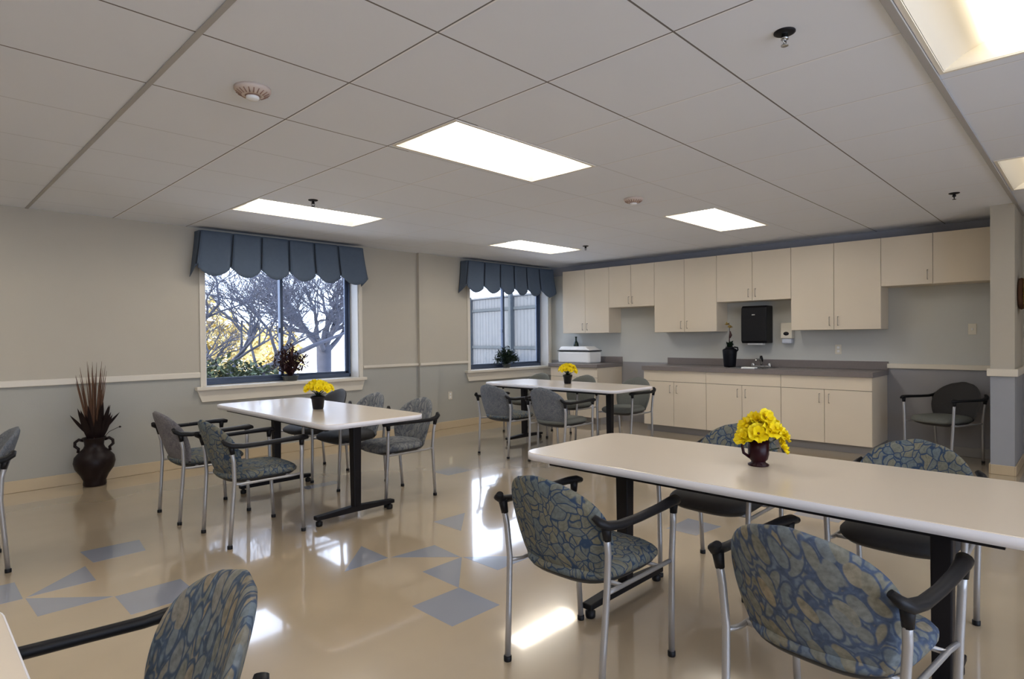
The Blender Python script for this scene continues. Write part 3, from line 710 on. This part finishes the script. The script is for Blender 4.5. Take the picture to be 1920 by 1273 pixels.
# white appliance on the short counter
t = thing('bread_box', (7.66, 5.96, 0.904), 'white lidded box with a dark band on the short counter', 'bread box')
b = MB(); b.box(-0.16, 0.16, -0.33, 0.30, 0.0, 0.185); b.build('body', 'white_plastic', t, bevel=0.03, segs=4)
b = MB(); b.box(-0.165, 0.165, -0.335, 0.305, 0.186, 0.200); b.build('band', 'black_plastic', t, bevel=0.003)
b = MB()
for z0_, z1_, k0, k1 in ((0.200, 0.255, 1.0, 0.86),):
    vs = [(-0.158,-0.328,0.2),(0.158,-0.328,0.2),(0.158,0.298,0.2),(-0.158,0.298,0.2),(-0.13,-0.22,0.262),(0.14,-0.22,0.262),(0.14,0.27,0.262),(-0.13,0.27,0.262)]
    b.add(vs, [(3,2,1,0),(4,5,6,7),(0,1,5,4),(1,2,6,5),(2,3,7,6),(3,0,4,7)], False)
b.build('lid', 'white_plastic', t, bevel=0.02, segs=3)
b = MB(); b.lathe([(0,0),(0.045,0),(0.047,0.02),(0.047,0.26),(0.040,0.31),(0.016,0.35),(0.014,0.40),(0.018,0.402),(0.018,0.42),(0,0.42)], n=24)
o = b.build('bottle', 'bottle_green', None); o.location = (7.90, 6.20, 0.904); tag(o, 'dark green bottle standing behind the white box under the cabinet', 'bottle')

# wreath on the end wall
t = thing('dried_wreath', (7.50, 0.52, 1.69), 'golden brown dried wreath hanging on the end wall at the right edge', 'wreath')
b = MB(); b.tube([(cos(2*pi*k/28)*0.13, 0, sin(2*pi*k/28)*0.13) for k in range(29)], 0.022, 8, caps=False); b.build('ring', 'reed_brown', t)
b = MB()
for k in range(260):
    a = random.random()*2*pi; e = random.random()*2*pi; c = Vector((cos(a)*0.13, -0.02, sin(a)*0.13))
    d = Vector((cos(a)*cos(e), -abs(sin(e))*0.8, sin(a)*cos(e)+0.1)); leafblade(b, c, d, (0.2,1,0.3), 0.05+0.03*random.random(), 0.012, n=3)
b.build('leaves', 'gold_dried', t)

# ------------------------------------------------------------------ tables
def rounded_rect(hx, hy, r_, n=8):
    P = []
    for cx, cy, a0 in ((hx-r_,hy-r_,0),(-hx+r_,hy-r_,pi/2),(-hx+r_,-hy+r_,pi),(hx-r_,-hy+r_,1.5*pi)):
        for k in range(n+1):
            a = a0+pi/2*k/n; P.append((cx+r_*cos(a), cy+r_*sin(a)))
    return P
def make_table(loc, label):
    t = thing('dining_table', loc, label, 'table', 'cream tables with black T-shaped legs')
    hx, hy = 0.405, 1.0
    P = rounded_rect(hx-0.003, hy-0.003, 0.09); b = MB(); b.prism(P, 0.722, 0.755); b.build('tabletop', 'tabletop', t, bevel=0.002)
    P = rounded_rect(hx, hy, 0.093); n = len(P); P2 = rounded_rect(hx-0.004, hy-0.004, 0.089)
    b = MB()
    vs = [(x,y,0.720) for x,y in P]+[(x,y,0.7525) for x,y in P]+[(x,y,0.7525) for x,y in P2]+[(x,y,0.720) for x,y in P2]
    fs = [(a*n+k, a*n+(k+1) % n, ((a+1) % 4)*n+(k+1) % n, ((a+1) % 4)*n+k) for a in range(4) for k in range(n)]
    b.add(vs, fs, True); b.build('edge_band', 'table_edge', t)
    b = MB()
    for s_ in (-1, 1): b.box(s_*0.335-0.013, s_*0.335+0.013, -0.86, 0.86, 0.696, 0.722)
    b.build('under_frame', 'black_metal', t)
    for s_ in (-1, 1):
        y = s_*0.66
        c = MB()
        vs = [(sx_*0.028, y+sy_*0.030, 0.08) for sx_, sy_ in ((-1,-1),(1,-1),(1,1),(-1,1))]+[(sx_*0.034, y+sy_*0.034, 0.70) for sx_, sy_ in ((-1,-1),(1,-1),(1,1),(-1,1))]
        c.add(vs, [(3,2,1,0),(4,5,6,7),(0,1,5,4),(1,2,6,5),(2,3,7,6),(3,0,4,7)], False); c.build('leg', 'black_metal', t, bevel=0.006)
        c = MB(); c.box(-0.325, 0.325, y-0.03, y+0.03, 0.70, 0.7215); c.build('bracket', 'black_metal', t, bevel=0.004)
        c = MB()
        A = [(-0.325,0.045),(-0.325,0.072),(-0.04,0.088),(0.04,0.088),(0.325,0.072),(0.325,0.045)]
        vs = [(x,y-0.027,z) for x,z in A]+[(x,y+0.027,z) for x,z in A]; k_ = len(A)
        c.add(vs, [tuple(range(k_)), tuple(range(k_,2*k_))[::-1]]+[(i,(i+1) % k_,k_+(i+1) % k_,k_+i) for i in range(k_)], False)
        fo = c.build('foot', 'black_metal', t, bevel=0.005)
        for q in (-1, 1):
            g = MB(); g.lathe([(0,0),(0.020,0),(0.024,0.006),(0.024,0.03),(0.012,0.036),(0.012,0.046)], c=(q*0.295, y, 0), n=16); g.build('glide', 'black_plastic', fo)
    return t
make_table((2.565, 1.05, 0), 'nearest cream table at the right, with the maroon mug of yellow flowers')
make_table((2.375, 4.60, 0), 'left cream table in front of the larger window, shiny top')
make_table((5.625, 4.60, 0), 'farthest cream table, in front of the far window and kitchen')
make_table((-0.252, 0.72, 0), 'cream table of which only an edge shows in the bottom left corner')

# ------------------------------------------------------------------ chairs
def make_chair(name, loc, rz, label, fab, seatfab=None, shell='black_shell', arms=True, group='armchairs with grey metal legs'):
    seatfab = seatfab or fab
    t = thing(name, loc, label, 'chair', group, rz)
    def leg(pts, rd):
        b = MB(); b.tube(pts, rd, 12, squash=1.0); lo = b.build('leg', 'leg_metal', t)
        p = pts[0]; g = MB(); g.lathe([(0,0),(rd*1.25,0),(rd*1.3,0.004),(rd*1.3,0.020),(rd*0.9,0.022)], c=(p[0],p[1],0), n=14); g.build('foot_cap', 'black_plastic', lo)
    for s_ in (-1, 1):
        leg([(-0.035,s_*0.232,0.008),(-0.022,s_*0.236,0.20),(-0.006,s_*0.243,0.42),(-0.012,s_*0.252,0.55),(-0.030,s_*0.256,0.640)], 0.0125)
        leg([(0.455,s_*0.235,0.008),(0.448,s_*0.240,0.20),(0.440,s_*0.248,0.42),(0.440,s_*0.254,0.55),(0.438,s_*0.257,0.628)], 0.0125)
        # armrest: starts behind, dips and runs forward over the front leg
        b = MB()
        pts = [(-0.070,s_*0.232,0.690),(-0.060,s_*0.250,0.672),(-0.030,s_*0.262,0.655),(0.04,s_*0.270,0.646),(0.16,s_*0.274,0.647),(0.30,s_*0.272,0.651),(0.40,s_*0.266,0.654),(0.455,s_*0.258,0.652),(0.485,s_*0.250,0.646)]
        b.tube(pts, [0.014,0.020,0.021,0.019,0.018,0.019,0.022,0.024,0.015], 12, squash=0.78)
        b.tube([(0.438,s_*0.257,0.600),(0.440,s_*0.257,0.650)], [0.0145,0.019], 12)
        b.tube([(-0.020,s_*0.255,0.600),(-0.030,s_*0.257,0.655)], [0.0145,0.019], 12)
        b.build('armrest', 'black_plastic', t)
    b = MB()
    for s_ in (-1, 1): b.tube([(-0.008,s_*0.243,0.405),(0.06,s_*0.235,0.398),(0.38,s_*0.237,0.398),(0.442,s_*0.247,0.405)], 0.009, 8)
    b.tube([(0.10,-0.236,0.398),(0.10,0.236,0.398)], 0.009, 8); b.tube([(0.36,-0.236,0.398),(0.36,0.236,0.398)], 0.009, 8)
    b.build('seat_frame', 'leg_metal', t)
    # seat pad: superellipse outline, domed top
    def outline(a, k=1.0):
        e = 2/3.4; c_, s2_ = cos(a), sin(a)
        x = 0.225 + 0.245*k*math.copysign(abs(c_)**e, c_); y = 0.238*k*math.copysign(abs(s2_)**e, s2_)*(0.93+0.07*cos(a)) 
        return x, y
    nA = 40
    prof = [(0.30,0.472),(0.62,0.471),(0.85,0.466),(0.95,0.458),(1.0,0.445),(1.0,0.430),(0.97,0.420),(0.90,0.416)]
    b = MB(); b.add([(0.225,0,0.472)]+[], [], True)
    vs = []; fs = []
    for k, z in prof:
        for i in range(nA):
            x, y = outline(2*pi*i/nA, k); zz = z + (0.004 if k < 0.9 else 0) - 0.012*max(0,(x-0.36)/0.11)**2
            vs.append((x, y, zz))
    o0 = 0; b.v = []; 
    for r_ in range(len(prof)-1):
        for i in range(nA): fs.append((r_*nA+i, r_*nA+(i+1) % nA, (r_+1)*nA+(i+1) % nA, (r_+1)*nA+i))
    fs.append(tuple(range(nA))); fs.append(tuple(range((len(prof)-1)*nA, len(prof)*nA))[::-1])
    b.add(vs, fs, True); b.build('seat', seatfab, t)
    # curved under-shell
    prof = [(0.955,0.420),(0.94,0.410),(0.86,0.395),(0.66,0.378),(0.35,0.372)]
    vs = []; fs = []
    for k, z in prof:
        for i in range(nA): x, y = outline(2*pi*i/nA, k); vs.append((x, y, z))
    for r_ in range(len(prof)-1):
        for i in range(nA): fs.append((r_*nA+i, r_*nA+(i+1) % nA, (r_+1)*nA+(i+1) % nA, (r_+1)*nA+i))
    fs.append(tuple(range((len(prof)-1)*nA, len(prof)*nA))[::-1]); fs.append(tuple(range(nA)))
    b = MB(); b.add(vs, fs, True); b.build('seat_shell', shell, t)
    # backrest: padded curved panel with an arched top
    NU, NV_ = 25, 20
    def halfw(v):
        z = 0.435+v*0.370
        if v < 0.45: return 0.196+0.050*sin(pi/2*v/0.45)
        q = (v-0.45)/0.55
        return 0.246*(1-q**2.5)**0.52 if q < 1 else 0.0
    def srf(u, v, side):
        hwid = max(halfw(v), 0.02); y = u*hwid; z = 0.435+v*0.370
        curve = 0.085*(y/0.246)**2
        lean = -0.030-0.085*v**1.4 + (0.045 if v < 0.0 else 0)+0.035*(1-v)**3
        th = 0.021*(1-abs(u)**4)**0.5*max(0.05, (1-abs(2*v-1)**8))**0.5
        return Vector((lean+curve+(th if side > 0 else -th)*1.0, y*(1-0.02), z - 0.018*(u*u)*(1-v) ))
    vs = []; fs = []
    for side in (1, -1):
        for i in range(NU):
            for j in range(NV_): vs.append(srf(-1+2*i/(NU-1), j/(NV_-1), side))
    S_ = NU*NV_
    for side in (0, 1):
        for i in range(NU-1):
            for j in range(NV_-1):
                a = side*S_+i*NV_+j; fs.append((a, a+NV_, a+NV_+1, a+1))
    for i in range(NU-1):
        for j in (0, NV_-1):
            a = i*NV_+j; fs.append((a, a+NV_, a+NV_+S_, a+S_))
    for j in range(NV_-1):
        for i in (0, NU-1):
            a = i*NV_+j; fs.append((a, a+1, a+1+S_, a+S_))
    b = MB(); b.add(vs, fs, True); b.build('backrest', fab, t)
    # lower roll where back wraps into the seat
    b = MB()
    def RR(i, j):
        u = -1+2*i/20; y = u*0.20; a = 2*pi*j/10
        x = 0.012+0.075*(y/0.246)**2
        rr_ = 0.020*(1-abs(u)**6*0.6)
        return (x+cos(a)*rr_, y, 0.438+sin(a)*rr_*1.3)
    b.grid(RR, 21, 11); b.build('back_hinge', seatfab if fab.startswith('fabric_leaf') else shell, t)
    return t
G1 = 'armchairs at the tables'
LF, LN, LL, SL, PM, ST = 'fabric_leaf', 'fabric_leaf_fine', 'fabric_leaf_long', 'fabric_slate', 'fabric_plum', 'fabric_streaked'
chairs = [
 ((1.768,1.495,0), 0, 'leaf-patterned armchair at the left corner of the nearest table, whole chair in view', LN, LN),
 ((1.775,0.585,0), -6, 'large leaf-patterned armchair at the lower right, seen from behind', LF, LF),
 ((0.425,1.365,0), 175, 'leaf-patterned armchair cut off by the bottom edge at the lower left', LL, LL),
 ((0.405,4.71,0), 180, 'grey-blue armchair cut off by the left edge of the photo', SL, SL),
 ((3.375,1.485,0), 180, 'armchair across the nearest table, its back half hidden behind the yellow flowers', LN, 'black_fabric'),
 ((3.365,0.625,0), 180, 'leaf-patterned armchair across the nearest table, its back in front of the black wall chair', LN, 'black_fabric'),
 ((1.445,4.94,0), 0, 'plain plum-grey armchair at the left side of the window table, nearer the wall', PM, LN),
 ((1.500,4.16,0), 0, 'finely patterned grey armchair at the left side of the window table, nearer the camera', LN, LN),
 ((3.125,4.225,0), 180, 'grey armchair with streaked seat at the right end of the window table', ST, ST),
 ((3.125,4.945,0), 180, 'grey armchair behind the window table, second from its right end', ST, 'black_fabric'),
 ((3.125,5.62,0), 180, 'dark armchair behind the window table, just showing right of the yellow flowers', 'black_fabric', 'black_fabric'),
 ((4.685,4.83,0), 0, 'slate grey armchair at the far table, left of the two facing away', SL, LN),
 ((4.735,4.10,0), 0, 'slate grey armchair at the far table, right of the two facing away', SL, 'greygreen_fabric'),
 ((6.42,4.13,0), 180, 'grey armchair at the right end of the far table, nearest the long counter', 'greygreen_fabric', 'greygreen_fabric'),
 ((6.42,4.94,0), 180, 'grey armchair behind the far table, right of the small yellow flowers', 'greygreen_fabric', 'greygreen_fabric'),
 ((6.42,5.74,0), 180, 'grey armchair behind the far table, under the far window sill', 'greygreen_fabric', 'greygreen_fabric'),
]
for loc, rz, lb, f1, f2 in chairs: make_chair('armchair', loc, R(rz), lb, f1, f2, group=G1)
make_chair('armchair', (7.755, 1.055, 0), R(155), 'black armchair standing alone against the kitchen wall beside the end wall', 'black_fabric', 'greygreen_fabric', group=None)

# ------------------------------------------------------------------ flowers
def blossom_mesh(rad, seed):
    rnd = random.Random(seed); b = MB()
    for layer, (np_, tilt, rr) in enumerate(((6, 0.35, 1.0), (5, 0.85, 0.75))):
        for k in range(np_):
            a0 = 2*pi*k/np_+layer*0.5+rnd.uniform(-.15,.15); ph = rnd.random()*6
            vs = []; nu, nv = 6, 7
            for i in range(nu):
                u = i/(nu-1)
                for j in range(nv):
                    v = -1+2*j/(nv-1)
                    rr_ = rad*rr*u; wdt = rad*0.62*rr*(0.25+0.9*u)*(1 if u < 0.9 else 0.85)
                    z = rr_*sin(tilt)*(0.6+0.5*u)+rad*0.14*u*u*sin(v*5+ph)-rad*0.12*u*v*v
                    x = rr_*cos(tilt)*(1-0.14*v*v); y = v*wdt
                    vs.append((x*cos(a0)-y*sin(a0), x*sin(a0)+y*cos(a0), z))
            fs = [(i*nv+j,(i+1)*nv+j,(i+1)*nv+j+1,i*nv+j+1) for i in range(nu-1) for j in range(nv-1)]
            b.add(vs, fs, True)
    return b
def bouquet(loc, blooms, label, stem_h):
    t = thing('flower_bunch', loc, label, 'flowers')
    b = MB()
    for (x, y, z, r_, az, el) in blooms: b.tube([(0,0,0),(x*0.3,y*0.3,z*0.55),(x*0.9,y*0.9,z*0.97)], 0.0025, 5)
    b.build('stems', 'leaf_darkgreen', t)
    b = MB()
    for k in range(9):
        a = k*2.4; leafblade(b, (0,0,stem_h), (cos(a), sin(a), 0.45), (0,0,1), 0.07, 0.016)
    b.build('leaves', 'leaf_darkgreen', t)
    for i, (x, y, z, r_, az, el) in enumerate(blooms):
        bb = blossom_mesh(r_, i*7+int(z*1000)); o = bb.build('blossom', 'petal_yellow', t)
        o.location = (x, y, z); d = Vector((cos(az)*cos(el), sin(az)*cos(el), sin(el)))
        o.rotation_euler = d.to_track_quat('Z', 'Y').to_euler()
        c = MB(); c.lathe([(0,r_*0.14),(r_*0.12,r_*0.12),(r_*0.14,0.0)], n=10); c.build('flower_centre', 'flower_centre', o)
    return t
# camera-right direction here is about (0.70,-0.72)
rx, ry = 0.698, -0.716
def BL(L_):
    out = []
    for (s, d, z, r_) in L_:     # s: sideways, d: towards camera
        x = rx*s - 0.716*d*1.0; y = ry*s - 0.698*d
        az = math.atan2(y-0.02*0.7, x-0.02*0.7); el = 0.55 if abs(s)+abs(d) > 0.03 else 1.2
        out.append((x, y, z, r_, az, el))
    return out
# maroon mug
t = thing('mug', (2.612, 1.055, 0.755), 'maroon glass mug on the nearest table holding yellow flowers', 'mug')
b = MB(); b.lathe([(0,0),(0.042,0),(0.044,0.006),(0.030,0.014),(0.030,0.020),(0.038,0.028),(0.043,0.05),(0.044,0.118),(0.041,0.118),(0.040,0.05),(0.030,0.03),(0,0.03)], n=36); b.build('cup', 'mug_maroon', t)
b = MB(); hd = Vector((-rx,-ry,0)).normalized()
b.tube([hd*0.040+Vector((0,0,0.108)), hd*0.062+Vector((0,0,0.110)), hd*0.070+Vector((0,0,0.085)), hd*0.064+Vector((0,0,0.055)), hd*0.038+Vector((0,0,0.036))], 0.0065, 10); b.build('handle', 'mug_maroon', t)
bouquet((2.612, 1.055, 0.80), BL([(-0.055,0.02,0.088,0.046),(-0.02,0.05,0.100,0.046),(0.03,0.05,0.115,0.048),(0.07,0.03,0.105,0.045),(-0.045,-0.02,0.120,0.046),(0.0,0.0,0.150,0.048),(0.04,-0.01,0.150,0.048),
        (0.085,0.0,0.070,0.042),(0.088,0.03,0.035,0.036),(-0.075,0.01,0.075,0.036),(0.015,-0.05,0.13,0.05),(0.075,-0.03,0.12,0.045),(-0.03,-0.05,0.10,0.045),(0.10,0.02,0.085,0.036),(0.02,0.03,0.165,0.040)]),
        'big bunch of ruffled yellow flowers in the maroon mug on the nearest table', 0.05)
def pot(x, y, label, flabel, sc=1.0, seed=0):
    t = thing('flower_pot', (x, y, 0.755), label, 'flower pot')
    b = MB(); b.lathe([(0,0),(0.036*sc,0),(0.040*sc,0.004),(0.050*sc,0.080*sc),(0.055*sc,0.082*sc),(0.056*sc,0.100*sc),(0.050*sc,0.100*sc),(0.047*sc,0.082*sc),(0,0.080*sc)], n=28); b.build('body', 'black_plastic', t)
    rnd = random.Random(seed); bl = []
    for k in range(17):
        a = k*2.4; q = math.sqrt((k+0.5)/17); s = cos(a)*q*0.105*sc; d = sin(a)*q*0.08*sc; z = (0.130+0.050*(1-q*q)+rnd.uniform(-.010,.010))*sc-0.065
        bl.append((s, d, z, 0.036*sc))
    bouquet((x, y, 0.755+0.082*sc), BL(bl), flabel, 0.015)
pot(2.395, 4.53, 'small black pot on the left table in front of the larger window', 'round bunch of small yellow flowers in the black pot on the left table', 1.05, 3)
pot(5.69, 4.60, 'small black pot on the farthest table', 'round bunch of small yellow flowers on the farthest table', 1.05, 5)

# plants on the window sills
def sill_plant(loc, label_p, label_b, leafm, n, spread, hgt, seed, droop, potr):
    tb = thing('plant_bowl', loc, label_b, 'pot')
    b = MB(); b.lathe([(0,0),(potr*0.75,0),(potr*0.8,0.006),(potr,0.055),(potr*1.03,0.060),(potr*0.95,0.060),(potr*0.9,0.048),(0,0.046)], n=28, sy=0.7); b.build('bowl', 'bowl_grey', tb)
    t = thing('potted_plant', (loc[0], loc[1], loc[2]+0.046), label_p, 'plant')
    rnd = random.Random(seed); st_ = MB(); lf = MB()
    for k in range(n):
        a = rnd.random()*2*pi; q = rnd.random()**0.7
        tip = Vector((cos(a)*spread*q, sin(a)*min(spread*0.35, 0.085)*q, hgt*(0.25+0.75*rnd.random()**0.8)*(1-droop*q*q)))
        st_.tube([(0,0,0), tip*0.5+Vector((0,0,0.03)), tip], 0.002, 5)
        for _ in range(5):
            d = Vector((rnd.uniform(-1,1), rnd.uniform(-0.6,0.6), rnd.uniform(-0.5,1)))
            leafblade(lf, tip*rnd.uniform(0.6,1.0), d, (0.1,0.3,1), rnd.uniform(0.03,0.06), rnd.uniform(0.007,0.014), n=4)
    st_.build('stems', leafm, t); lf.build('foliage', leafm, t)
    return t
sill_plant((3.29, 6.885, 0.83), 'dark red leafy plant on the sill of the larger window', 'low grey oval bowl under the dark red plant on the window sill', 'leaf_darkred', 130, 0.25, 0.40, 11, 0.30, 0.10)
t = bpy.data.objects.get('potted_plant'); b = MB()
for s in (-1, 1):
    for k in range(4): leafblade(b, (0,0,0.03), (s, -0.1, 0.25+0.22*k), (0,0,1), 0.20+0.03*k, 0.012)
leafblade(b, (0,0,0.1), (0.05,0,1), (0,1,0), 0.30, 0.02); b.build('long_leaf', 'leaf_darkred', t)
sill_plant((6.945, 6.885, 0.83), 'dark green bushy plant on the sill of the far window', 'low dark bowl under the green plant on the far window sill', 'leaf_darkgreen', 170, 0.32, 0.32, 21, 0.6, 0.08)

# floor vase with reeds
t = thing('floor_vase', (1.272, 6.60, 0), 'dark brown two-handled clay vase on the floor against the window wall', 'vase')
b = MB(); b.lathe([(0,0),(0.088,0),(0.092,0.015),(0.088,0.05),(0.110,0.10),(0.150,0.16),(0.163,0.215),(0.155,0.265),(0.115,0.315),(0.085,0.345),(0.075,0.37),(0.078,0.40),(0.092,0.432),(0.096,0.44),(0.088,0.44),(0.068,0.40),(0.066,0.36),(0,0.33)], n=40); b.build('body', 'clay_dark', t)
for s_ in (-1, 1):
    b = MB(); dx, dy = rx*s_, ry*s_*0.25
    L_ = math.hypot(dx, dy); dx, dy = dx/L_, dy/L_
    b.tube([(dx*0.080,dy*0.080,0.415),(dx*0.115,dy*0.115,0.428),(dx*0.143,dy*0.143,0.405),(dx*0.145,dy*0.145,0.37),(dx*0.118,dy*0.118,0.345),(dx*0.122,dy*0.122,0.31)], 0.013, 10); b.build('handle', 'clay_dark', t)
t = thing('dried_reeds', (1.272, 6.60, 0.34), 'tall dried brown reeds and leaves standing in the floor vase', 'dried plants')
b = MB(); rnd = random.Random(4)
for k in range(46):
    a = rnd.random()*2*pi; q = rnd.random(); h_ = rnd.uniform(0.45, 0.80); tx = cos(a)*0.13*q; ty = sin(a)*0.06*q
    if k < 4: tx = -0.13; h_ = rnd.uniform(0.60,0.68)
    b.tube([(cos(a)*0.03,sin(a)*0.03,0.0),(tx*0.4,ty*0.4,h_*0.4),(tx*0.8,ty*0.8,h_*0.8),(tx,ty,h_)], [0.004,0.0075,0.004,0.0008], 5)
b.build('reeds', 'reed_brown', t)
b = MB()
for k in range(22):
    a = rnd.random()*2*pi; lean = rnd.uniform(0.1, 0.55)
    leafblade(b, (cos(a)*0.03,sin(a)*0.02,0.03), (cos(a)*lean, sin(a)*lean*0.4, 1), (0.3,1,0.1), rnd.uniform(0.25,0.40), 0.020)
leafblade(b, (0.04,0,0.12), (0.7,0,0.9), (0.1,1,0.2), 0.25, 0.014); leafblade(b, (-0.04,0,0.12), (-0.6,0,0.9), (0.1,1,0.2), 0.25, 0.014)
b.build('broad_leaf', 'clay_dark', t)
b = MB(); b.tube([(0.05,0,0.06),(0.12,0,0.14),(0.20,0,0.175)], 0.0025, 6); b.lathe([(0,0),(0.014,0.008),(0,0.02)], c=(0.205,0,0.165), n=10); b.build('twig', 'clay_dark', t)

# ------------------------------------------------------------------ outdoors
GZ = -0.15
g = MB(); g.add([(-30,YL+TH,GZ),(60,YL+TH,GZ),(60,90,GZ),(-30,90,GZ)], [(0,1,2,3)], False)
struct(g.build('ground_outside', 'outdoor_ground'))
def branch_tree(loc, label, seed, trunk, spread, depth=6, lean=0.0, nfork=3, ln0=1.0, flat=0.5, rad0=0.12, extra=None):
    rnd = random.Random(seed)
    t = thing('tree', loc, label, 'tree', None)
    tb = MB(); bb = MB()
    pts = [(0,0,0),(lean*0.3,0,trunk*0.5),(lean,0,trunk)]
    tb.tube(pts, [rad0*1.25, rad0, rad0*1.05], 12)
    def grow(p, d, ln, rd, dep):
        if dep == 0: return
        rd = max(rd, 0.0028)
        q = p; P_ = [p]; dd = d.copy()
        for i in range(3):
            dd = (dd+Vector((rnd.uniform(-.28,.28), rnd.uniform(-.28,.28), rnd.uniform(-.16,.22)))).normalized()
            q = q+dd*ln/3; P_.append(q)
        (tb if dep > depth-2 else bb).tube(P_, [rd, rd*0.88, rd*0.76, rd*0.66], 6 if dep > 3 else 3, caps=False)
        for k in range(nfork if dep > 3 else 3):
            a = rnd.random()*2*pi; s_ = rnd.uniform(0.5, 1.1)
            side = Vector((cos(a), sin(a), rnd.uniform(-.25,.55)*flat))
            grow(P_[rnd.choice((2,3,3))], (dd+side*s_).normalized(), ln*rnd.uniform(0.62,0.85), rd*rnd.uniform(0.5,0.68), dep-1)
    for k in range(spread):
        a = 2*pi*k/spread+rnd.random()*0.5
        grow(Vector(pts[-1])-Vector((0,0,0.03*k)), Vector((cos(a)*0.8, sin(a)*0.8, rnd.uniform(0.5,1.3))).normalized(), ln0*rnd.uniform(.8,1.15), rad0*rnd.uniform(0.33,0.5), depth)
    if extra:
        for P_, r_ in extra: tb.tube(P_, r_, 8)
    tb.build('trunk', 'bark', t); bb.build('branches', 'bark', t)
    return t
branch_tree((3.95, 10.6, GZ), 'many-branched bare tree outside the larger window, filling its left pane', 3, 0.55, 7, depth=7, ln0=1.0, rad0=0.125,
            extra=[([(0,0,0.75),(0.7,-0.3,1.05),(1.3,-0.5,1.35),(2.0,-0.6,1.62)], [0.06,0.05,0.04,0.02])])
branch_tree((6.55, 12.1, GZ), 'round-crowned tree with a smooth straight trunk in the right pane of the larger window', 8, 1.35, 9, depth=7, ln0=0.75, rad0=0.15, flat=0.9)
branch_tree((2.9, 15.5, GZ), 'farther bare tree behind the many-branched one', 15, 1.6, 6, depth=6, ln0=1.15, rad0=0.10)
def leaf_mass(name, loc, size, n, m_, label, cat, seed, ls=0.10):
    rnd = random.Random(seed); t = thing(name, loc, label, cat)
    b = MB()
    for k in range(n):
        while True:
            p = Vector((rnd.uniform(-1,1), rnd.uniform(-1,1), rnd.uniform(-1,1)))
            if 0.25 < p.length < 1: break
        p = Vector((p.x*size[0], p.y*size[1], size[2]*(p.z+1)*0.5+0.02))*1.0
        p *= 1+0.18*noise.noise(p*1.7)
        p.z = max(p.z, 0.05)
        d = Vector((rnd.uniform(-1,1), rnd.uniform(-1,1), rnd.uniform(-.6,1)))
        leafblade(b, p, d, (0.1,0.2,1), ls*rnd.uniform(.6,1.3), ls*0.28, n=2)
    b.build('foliage', m_, t)
    s = MB()
    for k in range(7):
        a = 2*pi*k/7; s.tube([(0,0,0),(cos(a)*size[0]*0.3,sin(a)*size[1]*0.3,size[2]*0.4),(cos(a)*size[0]*0.6,sin(a)*size[1]*0.6,size[2]*0.75)], [0.03,0.02,0.008], 5)
    s.build('stems', 'bark', t)
    return t
leaf_mass('bush', (3.6, 9.6, GZ), (0.80, 0.5, 1.15), 3000, 'bush_green', 'dark green bush low in the left pane of the larger window', 'bush', 31)
leaf_mass('bush', (4.75, 10.9, GZ), (0.50, 0.5, 0.95), 1500, 'bush_green', 'smaller dark green bush right of the low bush outside the larger window', 'bush', 32)
leaf_mass('golden_tree', (5.2, 17.8, GZ), (2.6, 1.2, 2.5), 7000, 'foliage_gold', 'golden-leaved tree glowing behind the bare branches', 'tree', 33, ls=0.20)
leaf_mass('golden_tree', (9.3, 20.5, GZ), (1.0, 0.8, 2.0), 1600, 'foliage_gold', 'small golden-leaved tree farther right behind the bare branches', 'tree', 34, ls=0.20)
# wooden fence outside the far window
FA, FB = Vector((13.0, 20.0, GZ)), Vector((11.2, 8.0, GZ))
D = (FB-FA); LEN = D.length; ang = math.atan2(D.y, D.x)
t = thing('wooden_fence', FA, 'tall grey board fence outside the far window', 'fence', None, ang)
b = MB(); k = 0; u = 0
while u < LEN-0.15:
    b.box(u+0.003, u+0.142, -0.012, 0.012, 0.03, 2.58); u += 0.147
b.build('boards', 'fence_wood', t)
b = MB()
for z in (0.35, 1.20, 2.26): b.box(0, LEN, -0.05, -0.013, z-0.04, z+0.04)
b.build('rails', 'fence_dark', t)
for k in range(6):
    u = LEN*(k+0.35)/6; b = MB(); b.box(u-0.05, u+0.05, -0.15, -0.051, 0, 2.66); b.build('post', 'fence_dark', t, bevel=0.006)
b = MB(); b.box(0, LEN, -0.06, 0.05, 2.58, 2.62); b.build('cap_rail', 'fence_wood', t)
